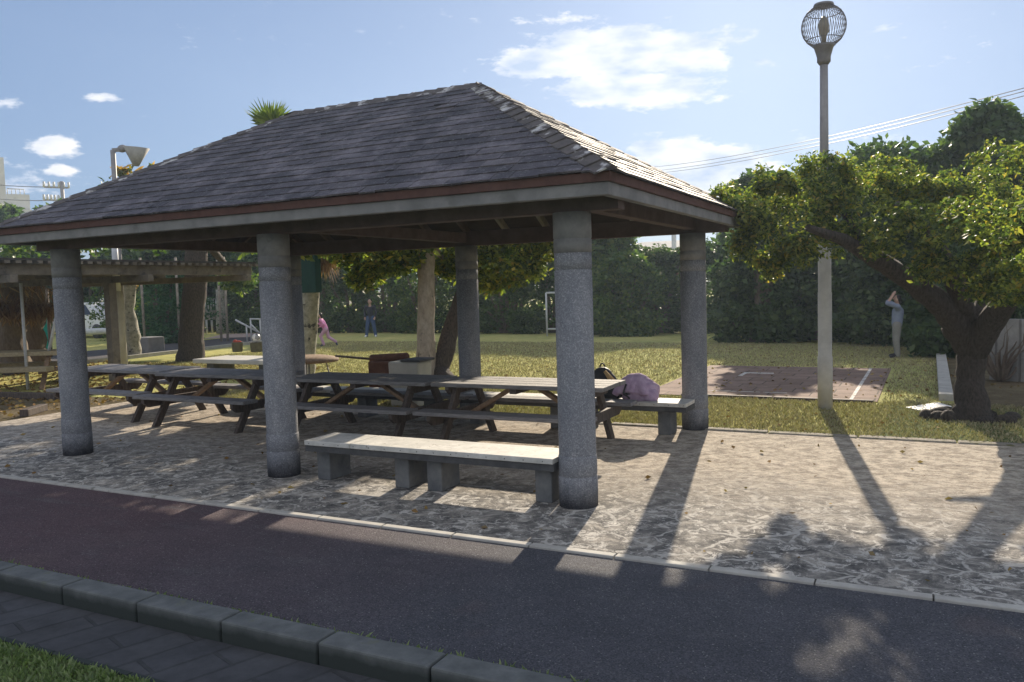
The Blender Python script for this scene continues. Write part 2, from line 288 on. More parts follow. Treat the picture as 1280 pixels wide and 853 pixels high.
# ------------------------------------------------------------------ mesh builder
class MB:
    def __init__(s): s.v = []; s.f = []; s.sm = []
    def add(s, vs, fs, smooth=False):
        n = len(s.v); s.v += [tuple(v) for v in vs]; s.f += [tuple(i+n for i in f) for f in fs]; s.sm += [smooth]*len(fs); return s
    def box(s, lo, hi):
        x0, y0, z0 = lo; x1, y1, z1 = hi
        return s.add([(x0,y0,z0),(x1,y0,z0),(x1,y1,z0),(x0,y1,z0),(x0,y0,z1),(x1,y0,z1),(x1,y1,z1),(x0,y1,z1)],
                     [(0,3,2,1),(4,5,6,7),(0,1,5,4),(1,2,6,5),(2,3,7,6),(3,0,4,7)])
    def bar(s, a, b, w, t, upv=(0, 0, 1)):       # a box from a to b, w across, t along upv side
        a = Vector(a); b = Vector(b); d = (b-a).normalized(); u = Vector(upv); u = (u-d*u.dot(d)).normalized(); r = d.cross(u)
        vs = [p + r*(i*w/2) + u*(j*t/2) for p in (a, b) for (i, j) in ((-1,-1),(1,-1),(1,1),(-1,1))]
        return s.add(vs, [(0,1,2,3),(7,6,5,4),(0,4,5,1),(1,5,6,2),(2,6,7,3),(3,7,4,0)])
    def tube(s, pts, rad, n=12, jit=0, smooth=True, cap=True):
        pts = [Vector(p) for p in pts]; m = len(pts)
        if isinstance(rad, (int, float)): rad = [rad]*m
        vs = []; ref = Vector((1, 0, 0))
        for i, p in enumerate(pts):
            d = (pts[min(i+1, m-1)]-pts[max(i-1, 0)]).normalized()
            if abs(d.dot(ref)) > .95: ref = Vector((0, 1, 0))
            r = (ref-d*ref.dot(d)).normalized(); u = d.cross(r)
            for k in range(n):
                a = 2*PI*k/n; rr = rad[i]*(1+(random.uniform(-jit, jit) if jit else 0))
                vs.append(p + r*math.cos(a)*rr + u*math.sin(a)*rr)
        fs = [(i*n+k, i*n+(k+1)%n, (i+1)*n+(k+1)%n, (i+1)*n+k) for i in range(m-1) for k in range(n)]
        if cap: fs += [tuple(range(n-1, -1, -1)), tuple(range((m-1)*n, m*n))]
        return s.add(vs, fs, smooth)
    def lathe(s, c, prof, n=32, smooth=True):
        c = Vector(c); vs = [c+Vector((r*math.cos(2*PI*k/n), r*math.sin(2*PI*k/n), z)) for r, z in prof for k in range(n)]
        m = len(prof); fs = [(i*n+k, i*n+(k+1)%n, (i+1)*n+(k+1)%n, (i+1)*n+k) for i in range(m-1) for k in range(n)]
        fs += [tuple(range(n-1, -1, -1)), tuple(range((m-1)*n, m*n))]
        return s.add(vs, fs, smooth)
    def ball(s, c, r, n=14, m=9):
        c = Vector(c); r = Vector(r) if not isinstance(r, (int, float)) else Vector((r, r, r))
        prof = [(math.sin(PI*i/m), -math.cos(PI*i/m)) for i in range(m+1)]
        vs = [c+Vector((max(p, .001)*math.cos(2*PI*k/n)*r.x, max(p, .001)*math.sin(2*PI*k/n)*r.y, q*r.z)) for p, q in prof for k in range(n)]
        fs = [(i*n+k, i*n+(k+1)%n, (i+1)*n+(k+1)%n, (i+1)*n+k) for i in range(m) for k in range(n)]
        return s.add(vs, fs, True)
    def build(s, name, mat, parent=None, bevel=0, remesh=0):
        me = bpy.data.meshes.new(name); me.from_pydata(s.v, [], s.f); me.update()
        me.polygons.foreach_set('use_smooth', s.sm); me.materials.append(mat)
        o = bpy.data.objects.new(name, me); C.objects.link(o)
        if remesh:
            md = o.modifiers.new('r', 'REMESH'); md.mode = 'VOXEL'; md.voxel_size = remesh; md.use_smooth_shade = True
            sm = o.modifiers.new('s', 'SMOOTH'); sm.iterations = 3; sm.factor = .5
        if bevel:
            md = o.modifiers.new('b', 'BEVEL'); md.width = bevel; md.segments = 2; md.limit_method = 'ANGLE'
        if parent:
            o.parent = parent; o.matrix_parent_inverse = Matrix.Translation(-Vector(parent.location)) if not parent.get('_rot') else parent.matrix_world.inverted()
        return o
def local(o, parent): o.parent = parent; o.matrix_parent_inverse = Matrix.Identity(4); return o
def tag(o, label=None, cat=None, group=None, kind=None):
    if label: o['label'] = label
    if cat: o['category'] = cat
    if group: o['group'] = group
    if kind: o['kind'] = kind
    return o
def empty(name, loc, label, cat, group=None):
    o = bpy.data.objects.new(name, None); C.objects.link(o); o.location = loc; o.empty_display_size = .2
    return tag(o, label, cat, group)
def struct(name, mb, mat, bevel=0): return tag(mb.build(name, mat, None, bevel), kind='structure')
def copy_tree(o, parent=None):
    c = o.copy(); C.objects.link(c)
    if parent: c.parent = parent
    for ch in o.children: copy_tree(ch, c)
    return c

# leaf clouds (numpy) ------------------------------------------------
def leaves(centres, radii, n_each, size, flat=.5, down=.0, aspect=.5):
    """n_each leaves around each centre; every leaf a folded four-point blade"""
    c = np.repeat(np.array(centres, float), n_each, 0); r = np.repeat(np.array(radii, float), n_each, 0)[:, None]
    n = len(c); p = rng.normal(size=(n, 3)); p /= np.linalg.norm(p, axis=1, keepdims=True)
    p *= (rng.random((n, 1))**.5); 
    p = c + p*r*np.array([1, 1, .8])
    d = rng.normal(size=(n, 3)); d[:, 2] = d[:, 2]*flat - down; d /= np.linalg.norm(d, axis=1, keepdims=True)
    u = rng.normal(size=(n, 3)); s_ = np.cross(d, u); s_ /= np.linalg.norm(s_, axis=1, keepdims=True)
    nrm = np.cross(d, s_)
    L = size*(.45+1.1*rng.random((n, 1))); Wd = L*aspect
    v = np.empty((n, 4, 3)); v[:, 0] = p; v[:, 1] = p+d*L*.5+s_*Wd*.5+nrm*L*.08; v[:, 2] = p+d*L; v[:, 3] = p+d*L*.5-s_*Wd*.5+nrm*L*.08
    return v.reshape(-1, 3)
def quads(name, V, mat, parent=None):
    n = len(V)//4; me = bpy.data.meshes.new(name)
    me.vertices.add(n*4); me.vertices.foreach_set('co', V.astype(np.float32).ravel())
    me.loops.add(n*4); me.loops.foreach_set('vertex_index', np.arange(n*4, dtype=np.int32))
    me.polygons.add(n); me.polygons.foreach_set('loop_start', np.arange(0, n*4, 4, dtype=np.int32))
    me.update(calc_edges=True); me.materials.append(mat)
    o = bpy.data.objects.new(name, me); C.objects.link(o)
    if parent: o.parent = parent; o.matrix_parent_inverse = Matrix.Translation(-Vector(parent.location))
    return o
def crown_points(lobes, per, inner=.45):
    """clump centres spread through ellipsoid lobes (cx,cy,cz,rx,ry,rz), mostly near the skin"""
    out = []; 
    for (x, y, z, a, b, c) in lobes:
        for _ in range(per):
            d = rng.normal(size=3); d /= np.linalg.norm(d); t = inner+(1-inner)*rng.random()**.6
            out.append((x+d[0]*a*t, y+d[1]*b*t, z+d[2]*c*t))
    return out

# ------------------------------------------------------------------ the ground
struct('ground', MB().box((-900, -400, -.9), (900, 1500, -.22)), M_soil)
m = MB(); m.add([(-70, 3.62, 0), (60, 3.62, 0), (60, 120, 0), (-70, 120, 0)], [(0, 1, 2, 3)]); m.box((-70, 3.62, -.2), (60, 120, -.005))
struct('lawn', m, M_lawn)
struct('patio', MB().box((-9.6, -1.016, -.2), (14, 3.60, .0)), M_patio)
struct('sandy_ground', MB().box((-40, -1.016, -.2), (-9.61, 3.60, -.006)), M_soil)
struct('road', MB().box((-60, -2.73, -.2), (40, -1.09, -.012)), M_road)
m = MB(); x = -12.1
while x < 12: m.box((x+.003, -1.086, -.1), (x+.603, -1.018, .004)); x += .609
struct('kerb_line', m, M_kerb_pale, .006)
m = MB(); x = -12.75
while x < 12: m.box((x+.004, -2.895, -.2), (x+.652, -2.733, .020)); x += .66
struct('kerb', m, M_kerb, .013)
struct('gutter', MB().box((-60, -3.33, -.3), (40, -2.897, -.095)), M_gutter)
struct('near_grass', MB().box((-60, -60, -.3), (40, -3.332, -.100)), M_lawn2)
m = MB(); x = -12.4
while x < 6: m.box((x, -3.37, -.2), (x+.595, -3.331, -.090)); x += .6
struct('gutter_edging', m, M_kerb, .006)
m = MB(); x = -9.6   # rough concrete lip between patio and lawn
while x < 13: m.box((x, 3.56+random.uniform(-.01, .01), -.1), (x+.94, 3.72+random.uniform(-.02, .02), .012+random.uniform(0, .01))); x += .95
struct('patio_edge', m, simple('rough_edge_concrete', (.16, .14, .11), (.34, .30, .25), 9, obj=False, bs=.8, bd=.02, spots=(5, .52, (.14, .13, .07))), .02)

# the tiled court let into the lawn
struct('court', MB().box((-1.55, 6.36, -.05), (1.84, 10.9, .012)), M_pad)
m = MB(); m.box((1.47, 6.5, .0), (1.52, 10.85, .016)); m.box((-.62, 9.55, 0), (-.08, 9.68, .016)); m.box((-.62, 9.1, 0), (-.55, 9.55, .0165)); m.box((-.9, 6.95, 0), (.55, 6.98, .016))
tag(m.build('court_line', simple('worn_line_paint', (.40, .36, .32), (.66, .64, .60), 14, obj=False, bs=0, spots=(9, .55, (.26, .19, .15)))), kind='structure')
for i, (a, b) in enumerate((((-.9, 6.31, .02), (.45, 6.30, .02)), ((.47, 6.29, .02), (1.80, 6.27, .02)))):
    o = MB().bar(a, b, .07, .05).build('timber_edging', M_wood_dark, None, .008)
    tag(o, ['long dark timber laid along the left half of the tiled court edge', 'shorter dark timber edging in front of the tiled court behind the lamp post'][i], 'timber', 'dark timbers edging the court')
m = MB()
m.add([G(1132, 509, .02), G(1155, 514, .02), G(1190, 508, .05), G(1172, 503, .03)], [(0, 1, 2, 3)])
vs = [v for v in m.v]; m.add([(v[0], v[1], v[2]-.03) for v in vs], [(3, 2, 1, 0)]); m.add(vs+[(v[0], v[1], v[2]-.03) for v in vs], [(0, 4, 5, 1), (1, 5, 6, 2), (2, 6, 7, 3), (3, 7, 4, 0)])
tag(m.build('fallen_board', M_white), 'pale warped board lying flat on the ground left of the big leaning tree', 'board')
m = MB(); y = 6.75
while y < 13.8: m.box((2.60, y, -.1), (2.78, y+.97, .10)); y += .99
tag(m.build('border_kerb', M_kerb_pale, None, .012), 'row of pale kerb stones running back beside the big leaning tree', 'kerb')
struct('side_bed', MB().box((2.79, 6.2, -.1), (9, 20.4, .006)), M_soil)
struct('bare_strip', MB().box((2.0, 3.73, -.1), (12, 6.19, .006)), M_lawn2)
# left: dirt path and its kerb far behind
def poly(pts, z0, z1):
    m = MB(); n = len(pts); m.add([(p[0], p[1], z1) for p in pts]+[(p[0], p[1], z0) for p in pts], [tuple(range(n)), tuple(range(2*n-1, n-1, -1))]+[((i+1) % n, i, i+n, (i+1) % n+n) for i in range(n)]); return m
pa = [G(0, 466), G(160, 449), G(345, 427), G(345, 417), G(160, 435), G(0, 448)]
struct('path', poly([(p.x, p.y) for p in pa], -.05, .01), simple('dark_path', (.05, .045, .045), (.09, .08, .08), 4, obj=False))
k = MB(); k.bar(G(-40, 471)+Vector((0, 0, .04)), G(160, 449)+Vector((0, 0, .04)), .14, .12); k.bar(G(160, 449)+Vector((0, 0, .04)), G(345, 427)+Vector((0, 0, .04)), .14, .12)
tag(k.build('path_kerb', M_kerb_pale), kind='structure')
struct('far_paving', poly([(p.x, p.y) for p in (G(255, 424), G(330, 421), G(330, 417), G(280, 418))], -.05, .016), simple('pink_paving', (.35, .26, .22), (.45, .35, .3), 4, obj=False))

# ------------------------------------------------------------------ the shelter
S, D, OH, ZE, ZR = 3.0745, 3.6405, .518, 2.54, 3.9255
X0, X1, Y0, Y1 = -2*S-OH, OH, -OH, D+OH
INS = 2.3158; YM = D/2
sh = empty('shelter', (-S, D/2, 0), 'open picnic shelter with hipped shingle roof on six round grey columns', 'shelter')
# roof deck
rf = MB(); t_ = .055
top = [(X0+.02, Y0+.02, ZE-.01), (X1-.02, Y0+.02, ZE-.01), (X1-.02, Y1-.02, ZE-.01), (X0+.02, Y1-.02, ZE-.01), (X0+INS, YM, ZR-.03), (X1-INS, YM, ZR-.03)]
bot = [(x, y, z-t_) for x, y, z in top]
rf.add(top+bot, [(0, 1, 5, 4), (1, 2, 5), (2, 3, 4, 5), (3, 0, 4), (7, 6, 10, 11), (8, 7, 11), (9, 8, 11, 10), (6, 9, 10), (0, 6, 7, 1), (1, 7, 8, 2), (2, 8, 9, 3), (3, 9, 6, 0)])
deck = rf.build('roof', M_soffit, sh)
# shingle courses, one face of the roof at a time
def slope_frame(a, b, c):
    a, b, c = Vector(a), Vector(b), Vector(c); e = (b-a).normalized(); n = e.cross(c-a).normalized(); u = n.cross(e); return a, e, u, n
def shingle_face(A, B, TL, TR):
    A, B, TL, TR = map(Vector, (A, B, TL, TR)); a, e, u, n = slope_frame(A, B, TL)
    L = (B-A).length; Hs = (TL-A).dot(u); il = (TL-A).dot(e); ir = L-(TR-A).dot(e)
    cnt = 19; h = Hs/cnt; mb = MB()
    for i in range(cnt):
        s0 = i*h-.012; s1 = min((i+1)*h+.03, Hs); base = .013
        off = random.uniform(0, .33); x = -off; slack = random.gauss(0, .004)
        while x < L:
            wd = random.choice((.16, .24, .33, .40)); xa, xb = x+.0025, x+wd-.0025; x += wd
            lo0, hi0 = il*max(s0, 0)/Hs-.012, L-ir*max(s0, 0)/Hs+.012; lo1, hi1 = il*s1/Hs-.012, L-ir*s1/Hs+.012
            p0a, p0b = max(xa, lo0), min(xb, hi0)
            if p0b-p0a < .01: continue
            p1a, p1b = min(max(xa, lo1), hi1), min(max(xb, lo1), hi1)
            lift = base+random.choice((0, 0, .002, .004))+slack*.3; sj = s0+random.uniform(-.006, .006)
            if random.random() < .02: lift += .008
            P = lambda xx, ss, nn_: a+e*xx+u*ss+n*nn_
            vs = [P(p0a, sj, lift+random.uniform(0, .003)), P(p0b, sj, lift+random.uniform(0, .003)), P(p1b, s1, .006), P(p1a, s1, .006), P(p0a, sj, lift-.013), P(p0b, sj, lift-.013), P(p1b, s1, 0), P(p1a, s1, 0)]
            mb.add(vs, [(0, 1, 2, 3), (4, 5, 1, 0), (5, 6, 2, 1), (7, 4, 0, 3), (4, 7, 6, 5)])
    return mb
E0, E1, E2, E3 = (X0, Y0, ZE), (X1, Y0, ZE), (X1, Y1, ZE), (X0, Y1, ZE); R0, R1 = (X0+INS, YM, ZR-.02), (X1-INS, YM, ZR-.02)
for a, b, c, d in ((E0, E1, R0, R1), (E1, E2, R1, R1), (E2, E3, R1, R0), (E3, E0, R0, R0)):
    o = shingle_face(a, b, c, d).build('shingle_slope', M_shingle, deck)
# hip and ridge caps
def caps(a, b, name):
    a, b = Vector(a), Vector(b); d = (b-a).normalized(); L = (b-a).length; n = int(L/.17); mb = MB()
    side = d.cross(Vector((0, 0, 1))).normalized(); upn = side.cross(d).normalized()
    for i in range(n):
        p = a+d*(L*i/n); q = a+d*(L*(i+1)/n+.035); w2 = .125; j = random.uniform(-.008, .008)
        dr = .055 if abs(d.z) > .1 else .085
        pts = []
        for pt, hh in ((p, .030+random.uniform(0, .006)), (q, .018)):
            pts += [pt+side*(w2+j)+upn*(hh-dr), pt+upn*hh, pt-side*(w2-j)+upn*(hh-dr)]
        pts2 = [v-upn*.012 for v in pts]
        mb.add(pts+pts2, [(0, 1, 4, 3), (1, 2, 5, 4), (6, 7, 1, 0), (7, 8, 2, 1), (6, 9, 10, 7), (7, 10, 11, 8), (0, 3, 9, 6), (2, 8, 11, 5)])
    mb.build(name, M_cap_sh, deck)
caps(E1, R1, 'hip_cap'); caps(E2, R1, 'hip_cap'); caps(E0, R0, 'hip_cap'); caps(E3, R0, 'hip_cap'); caps(R0, R1, 'ridge_cap')
# eave edge: brown drip board above a concrete fascia
def frame_ring(x0, x1, y0, y1, z0, z1, th):
    mb = MB(); mb.box((x0, y0, z0), (x1, y0+th, z1)); mb.box((x0, y1-th, z0), (x1, y1, z1)); mb.box((x0, y0+th+.001, z0), (x0+th, y1-th-.001, z1)); mb.box((x1-th, y0+th+.001, z0), (x1, y1-th-.001, z1)); return mb
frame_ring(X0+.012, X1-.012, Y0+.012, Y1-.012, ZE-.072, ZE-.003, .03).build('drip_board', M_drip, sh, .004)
frame_ring(X0+.035, X1-.035, Y0+.035, Y1-.035, ZE-.165, ZE-.0725, .07).build('fascia', M_fascia, sh, .006)
# beams
zb = ZE-.10
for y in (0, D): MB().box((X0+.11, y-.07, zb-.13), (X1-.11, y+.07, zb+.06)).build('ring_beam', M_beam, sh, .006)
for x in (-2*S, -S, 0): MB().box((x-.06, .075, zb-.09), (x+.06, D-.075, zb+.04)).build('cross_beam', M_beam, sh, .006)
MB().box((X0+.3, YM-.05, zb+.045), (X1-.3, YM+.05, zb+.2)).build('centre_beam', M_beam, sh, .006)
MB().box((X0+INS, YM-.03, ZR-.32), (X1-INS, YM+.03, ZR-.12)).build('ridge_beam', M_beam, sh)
sl = (ZR-ZE)/INS
x = X0+.45
while x < X1-.3:
    run = min(YM-Y0-.05, x-X0-.1, X1-x-.1)
    if run > .25:
        for sgn in (1, -1):
            ya = (Y0+.12) if sgn > 0 else (Y1-.12); yb = (Y0+run) if sgn > 0 else (Y1-run)
            za = ZE-.135+sl*.12*.0+.12*sl*0.9; zb2 = ZE-.135+run*sl
            MB().bar((x, ya, za), (x, yb, zb2), .05, .085).build('rafter', M_rafter if random.random() < .25 else M_beam, sh)
    x += .6
y = Y0+.5
while y < Y1-.4:
    run = min(y-Y0-.1, Y1-y-.1, INS)
    for sgn in (1, -1):
        xa = X0+.12 if sgn > 0 else X1-.12; xb = X0+run if sgn > 0 else X1-run
        MB().bar((xa, y, ZE-.135+.12*sl*.9), (xb, y, ZE-.135+run*sl), .05, .085).build('rafter', M_beam, sh)
    y += .6
# columns
ztop = ZE-.23
for (x, y) in ((0, 0), (-S, 0), (-2*S, 0), (0, D), (-S, D), (-2*S, D)):
    r = .148
    prof = [(r+.006, .0), (r+.008, .14), (r+.008, .235), (r+.001, .243), (r+.001, .252), (r+.006, .258), (r+.005, .40), (r, .41)]
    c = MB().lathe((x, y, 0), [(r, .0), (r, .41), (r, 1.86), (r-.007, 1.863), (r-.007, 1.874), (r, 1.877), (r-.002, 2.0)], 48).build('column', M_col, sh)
    MB().lathe((x, y, 0), prof, 48).build('column_foot', M_col, c)
    MB().lathe((x, y, 0), [(r+.002, 2.0), (r+.002, 2.10), (r-.003, 2.104), (r-.003, 2.11), (r+.002, 2.114), (r+.002, ztop)], 48).build('capital', M_cap, c)

# ------------------------------------------------------------------ concrete benches
def bench(x0, x1, y0, y1, zt, seams, legs, label, ends=()):
    o = empty('bench', ((x0+x1)/2, (y0+y1)/2, 0), label, 'bench', 'pale topped benches between the columns')
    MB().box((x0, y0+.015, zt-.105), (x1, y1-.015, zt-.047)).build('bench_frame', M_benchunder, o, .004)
    xs = [x0]+seams+[x1]
    for a, b in zip(xs, xs[1:]):
        s_ = MB(); s_.box((a+.003, y0, zt-.045), (b-.003, y1, zt)); se = s_.build('seat', M_benchtop, o, .006)
    x = x0+.06
    while x < x1-.03: MB().ball((x, y0-.001, zt-.024), (.005, .004, .005), 6, 4).build('bolt', M_benchunder, o); x += .17
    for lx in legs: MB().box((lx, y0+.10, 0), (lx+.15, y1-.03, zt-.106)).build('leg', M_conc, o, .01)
    return o
bench(-2.68, -.15, -.15, .29, .385, [-2.15], [-2.62, -1.74, -1.40, -.36], 'front pale bench nearest the camera between two round columns on four grey block legs')
bench(-2.92, .06, 3.02, 3.42, .385, [-1.9, -.9], [-2.80, -1.66, -1.28, -.30], 'pale bench under the back edge of the shelter with bags lying on its right end')
bench(-2*S+.18, -S-.18, 3.02, 3.42, .385, [], [-5.9, -4.6, -3.5], 'pale bench under the back edge of the shelter, behind the middle picnic tables')

# ------------------------------------------------------------------ picnic tables
def picnic(L):
    r = empty('picnic_table', (0, 0, 0), 'x', 'picnic table', 'picnic tables in a row under the shelter')
    W = .74; zt = .70; h = L/2
    def P(mb, name, mat, bev=.006): o = mb.build(name, mat, None, bev); return local(o, r)
    n = 4; pw = W/n
    for i in range(n):
        y0 = -W/2+i*pw; e1 = random.uniform(-.012, .012)
        P(MB().box((-h+e1, y0+.005, zt-.045), (h+e1, y0+pw-.005, zt+random.uniform(-.002, .002))), 'top_board', M_wood, .008)
    for sy in (-1, 1):
        for k in (0, 1):
            y0 = sy*.62+(-.125 if k == 0 else .003)
            P(MB().box((-h+random.uniform(-.01, .01), y0, .385), (h+random.uniform(-.01, .01), y0+.12, .43)), 'seat_board', M_wood, .008)
    for sx in (-1, 1):
        x = sx*(h-.27)
        for sy in (-1, 1):
            m = MB(); a = Vector((x, sy*.20, .654)); b = Vector((x, sy*.60, 0.0)); d = (a-b).normalized()
            y0, y1 = sy*.60, sy*.20; w2 = .055
            m.add([(x-.028, y0-w2, 0), (x-.028, y0+w2, 0), (x-.028, y1+w2, .654), (x-.028, y1-w2, .654), (x+.028, y0-w2, 0), (x+.028, y0+w2, 0), (x+.028, y1+w2, .654), (x+.028, y1-w2, .654)],
                  [(0, 3, 2, 1), (4, 5, 6, 7), (0, 1, 5, 4), (1, 2, 6, 5), (2, 3, 7, 6), (3, 0, 4, 7)])
            P(m, 'leg', M_wood_dark, .005)
        x2 = x+sx*.058; m = MB()     # seat bearer with cut corners
        prof = [(-.74, .383), (-.74, .33), (-.66, .27), (.66, .27), (.74, .33), (.74, .383)]
        m.add([(x2-.027, y, z) for y, z in prof]+[(x2+.027, y, z) for y, z in prof], [tuple(range(5, -1, -1)), tuple(range(6, 12))]+[(i, (i+1) % 6, (i+1) % 6+6, i+6) for i in range(6)])
        P(m, 'seat_bearer', M_wood_dark, .004)
        x3 = x+sx*.058; m = MB()
        prof = [(-.35, .654), (-.35, .62), (-.28, .56), (.28, .56), (.35, .62), (.35, .654)]
        m.add([(x3-.027, y, z) for y, z in prof]+[(x3+.027, y, z) for y, z in prof], [tuple(range(5, -1, -1)), tuple(range(6, 12))]+[(i, (i+1) % 6, (i+1) % 6+6, i+6) for i in range(6)])
        P(m, 'top_bearer', M_wood_dark, .004)
        P(MB().bar((x-sx*.03, 0, .31), (sx*.12, 0, .65), .085, .045, (0, 0, 1)), 'brace', M_wood_brown)
    P(MB().box((-.04, -.34, .60), (.04, .34, .654)), 'centre_batten', M_wood_dark, .004)
    return r
pt = picnic(2.06)
tspots = [(-1.49, 2.14, 0, 'weathered wooden picnic table at the right end of the row, beside the bags'),
          (-3.62, 2.13, .0, 'weathered wooden picnic table just right of the second front column'),
          (-6.08, 2.22, -.01, 'weathered wooden picnic table seen between the two left front columns, right one of the pair'),
          (-8.24, 2.42, -.02, 'weathered wooden picnic table at the left end of the row behind the leftmost column')]
for i, (x, y, a, lab) in enumerate(tspots):
    o = pt if i == 0 else copy_tree(pt)
    o.location = (x, y, 0); o.rotation_euler.z = a; o['label'] = lab

# ------------------------------------------------------------------ lamp post
lb = Vector((1.246, 5.60, 0)); LZ = AT(1032, 33, math.hypot(lb.x-CX, lb.y-CY)).z; lp = empty('lamp_post', lb, 'tall pale lamp post topped by a round wire cage lamp', 'lamp post')
MB().lathe(lb, [(.095, 0), (.095, .70), (.088, .705), (.088, 1.55), (.083, 1.556), (.083, 2.25), (.055, 2.27)], 28).build('lower_post', M_lampc, lp)
MB().lathe(lb, [(.058, 2.2), (.054, 3.6), (.050, LZ-.46)], 20).build('upper_post', M_steel, lp)
hd = MB().lathe(lb, [(.055, LZ-.49), (.085, LZ-.45), (.085, LZ-.39), (.12, LZ-.27), (.15, LZ-.24), (.05, LZ-.23)], 20).build('collar', M_cage, lp)
cc = lb+Vector((0, 0, LZ)); R = .275; cg = MB()
for k in range(48):
    a = 2*PI*k/48
    cg.tube([cc+Vector((math.cos(a)*math.sin(t)*R, math.sin(a)*math.sin(t)*R, math.cos(t)*R)) for t in np.linspace(.35, PI-.45, 14)], .0034, 4)
for t in (.9, PI-.9): cg.tube([cc+Vector((math.cos(a)*math.sin(t)*R, math.sin(a)*math.sin(t)*R, math.cos(t)*R)) for a in np.linspace(0, 2*PI, 30)], .006, 5)
cage = cg.build('cage', M_cage, lp)
MB().lathe(cc, [(.11, .245), (.13, .255), (.12, .285), (.05, .30)], 20).build('cage_cap', M_cage, lp)
MB().lathe(cc, [(.03, -.23), (.035, -.12), (.06, -.08), (.07, 0), (.055, .08), (.015, .13)], 16).build('bulb', M_bulb, lp)

# ------------------------------------------------------------------ air volume added to veil the view like lens glare
hz = MB().box((-80, -45, -1.2), (60, 110, 30)); hzm = bpy.data.materials.new('glare_haze'); hzm.use_nodes = True; t = hzm.node_tree; t.nodes.clear()
pv = t.nodes.new('ShaderNodeVolumePrincipled'); pv.inputs['Density'].default_value = .0011; pv.inputs['Color'].default_value = (.66, .82, 1, 1); pv.inputs['Anisotropy'].default_value = .35
out = t.nodes.new('ShaderNodeOutputMaterial'); lk(t, pv.outputs[0], out.inputs['Volume'])
tag(hz.build('glare_haze', hzm), kind='stuff')

# ------------------------------------------------------------------ trees
def trunk_mb(path, radii, n=16, jit=.05):
    mb = MB(); P = [Vector(p) for p in path]; pts = []; rr = []
    for i in range(len(P)-1):
        for k in range(5):
            t = k/5; pts.append(P[i].lerp(P[i+1], t)+Vector((random.uniform(-1, 1), random.uniform(-1, 1), 0))*radii[i]*.06); rr.append(radii[i]*(1-t)+radii[i+1]*t)
    pts.append(P[-1]); rr.append(radii[-1]); mb.tube(pts, rr, n, jit); return mb
# the big leaning tree on the right
B = Vector((2.93, 5.25, 0)); rt = empty('tree', B, 'big dark leaning tree with yellow green crown beside the lamp post', 'tree')
d0 = 11.3
def RP(px, py, dd): return AT(px, py, dd)
main = [B+Vector((0, 0, -.05)), B+Vector((.02, 0, .12)), RP(1212, 475, 11.35), RP(1215, 440, 11.4), RP(1195, 405, 11.4)]
tk = trunk_mb(main, [.30, .20, .155, .16, .18])
for path, rad in (([RP(1210, 425, 11.4), RP(1180, 385, 11.2), RP(1140, 352, 10.9), RP(1095, 325, 10.5), RP(1055, 300, 10.1), RP(1010, 285, 9.7)], [.17, .15, .12, .10, .07, .04]),
                  ([RP(1205, 410, 11.4), RP(1200, 370, 11.2), RP(1185, 330, 10.9), RP(1160, 290, 10.6), RP(1120, 255, 10.4)], [.16, .13, .10, .07, .04]),
                  ([RP(1215, 440, 11.4), RP(1240, 400, 11.2), RP(1262, 370, 10.9), RP(1290, 345, 10.6), RP(1330, 310, 10.2)], [.17, .15, .13, .11, .07]),
                  ([RP(1220, 425, 11.5), RP(1235, 375, 11.8), RP(1240, 330, 12), RP(1250, 290, 12), RP(1290, 250, 12)], [.15, .13, .10, .07, .04]),
                  ([RP(1095, 325, 10.5), RP(1070, 285, 10.5), RP(1040, 250, 10.6)], [.07, .05, .03]),
                  ([RP(1140, 352, 10.9), RP(1120, 330, 11.6), RP(1080, 305, 12.2)], [.07, .05, .03])):
    s = trunk_mb(path, rad, 12); tk.add(s.v, s.f, True)
tk.build('trunk', M_bark_dark, rt)
m = MB()
for k in range(14):
    a = random.uniform(0, 2*PI); r1 = random.uniform(.2, .5); p = B+Vector((math.cos(a)*r1, math.sin(a)*r1*.7, .02))
    m.ball(p, (random.uniform(.08, .2), random.uniform(.08, .18), random.uniform(.05, .13)), 10, 6)
m.build('root_mound', M_bark_dark, rt)
def px_lobes(lst):   # x px, y px, distance, radius(m), flatten
    return [(*AT(x, y, dd), r, r, r*fl) for x, y, dd, r, fl in lst]
lob = px_lobes([(1055, 222, 10.6, .36, .8), (1015, 232, 10.2, .32, .8), (960, 232, 10.4, .26, 1.0), (935, 262, 10.1, .28, 1.0), (945, 300, 9.9, .26, .9), (985, 285, 9.8, .33, .8), (1030, 268, 10.2, .36, .8), (1080, 215, 10.9, .36, .8),
    (1090, 255, 10.4, .38, .8), (1115, 285, 10.2, .36, .8), (1150, 305, 10.0, .36, .8), (1190, 290, 9.8, .42, .8), (1232, 292, 9.6, .42, .8), (1272, 300, 9.5, .46, .9), (1290, 262, 9.8, .5, .8), (1172, 335, 9.9, .26, .8), (1222, 345, 9.8, .30, .7), (1268, 350, 9.6, .30, .7),
    (1120, 235, 11.4, .42, .7), (1165, 250, 11.4, .46, .7), (1210, 245, 11.5, .46, .7), (1258, 245, 11.4, .5, .7), (1045, 300, 10.6, .25, .7), (1000, 315, 10.0, .20, .9), (965, 330, 10.2, .16, 1), (1265, 365, 9.9, .25, .8), (955, 262, 11.5, .35, .9), (1000, 255, 11.5, .4, .9),
    (1330, 280, 9.0, .7, .8), (1380, 330, 8.5, .7, .8), (1430, 280, 8.2, .8, .8), (1310, 235, 11.5, .7, .7), (1360, 220, 10.5, .7, .7), (1480, 330, 7.6, .8, .7), (1060, 232, 12.2, .5, .7), (1105, 225, 12.4, .55, .7), (1150, 235, 12.4, .55, .7), (1200, 240, 12.4, .55, .7), (1020, 250, 12.0, .4, .7), (1130, 265, 11.4, .4, .8)])
nc = lambda: float(np.clip(rng.normal(), -.9, .9))
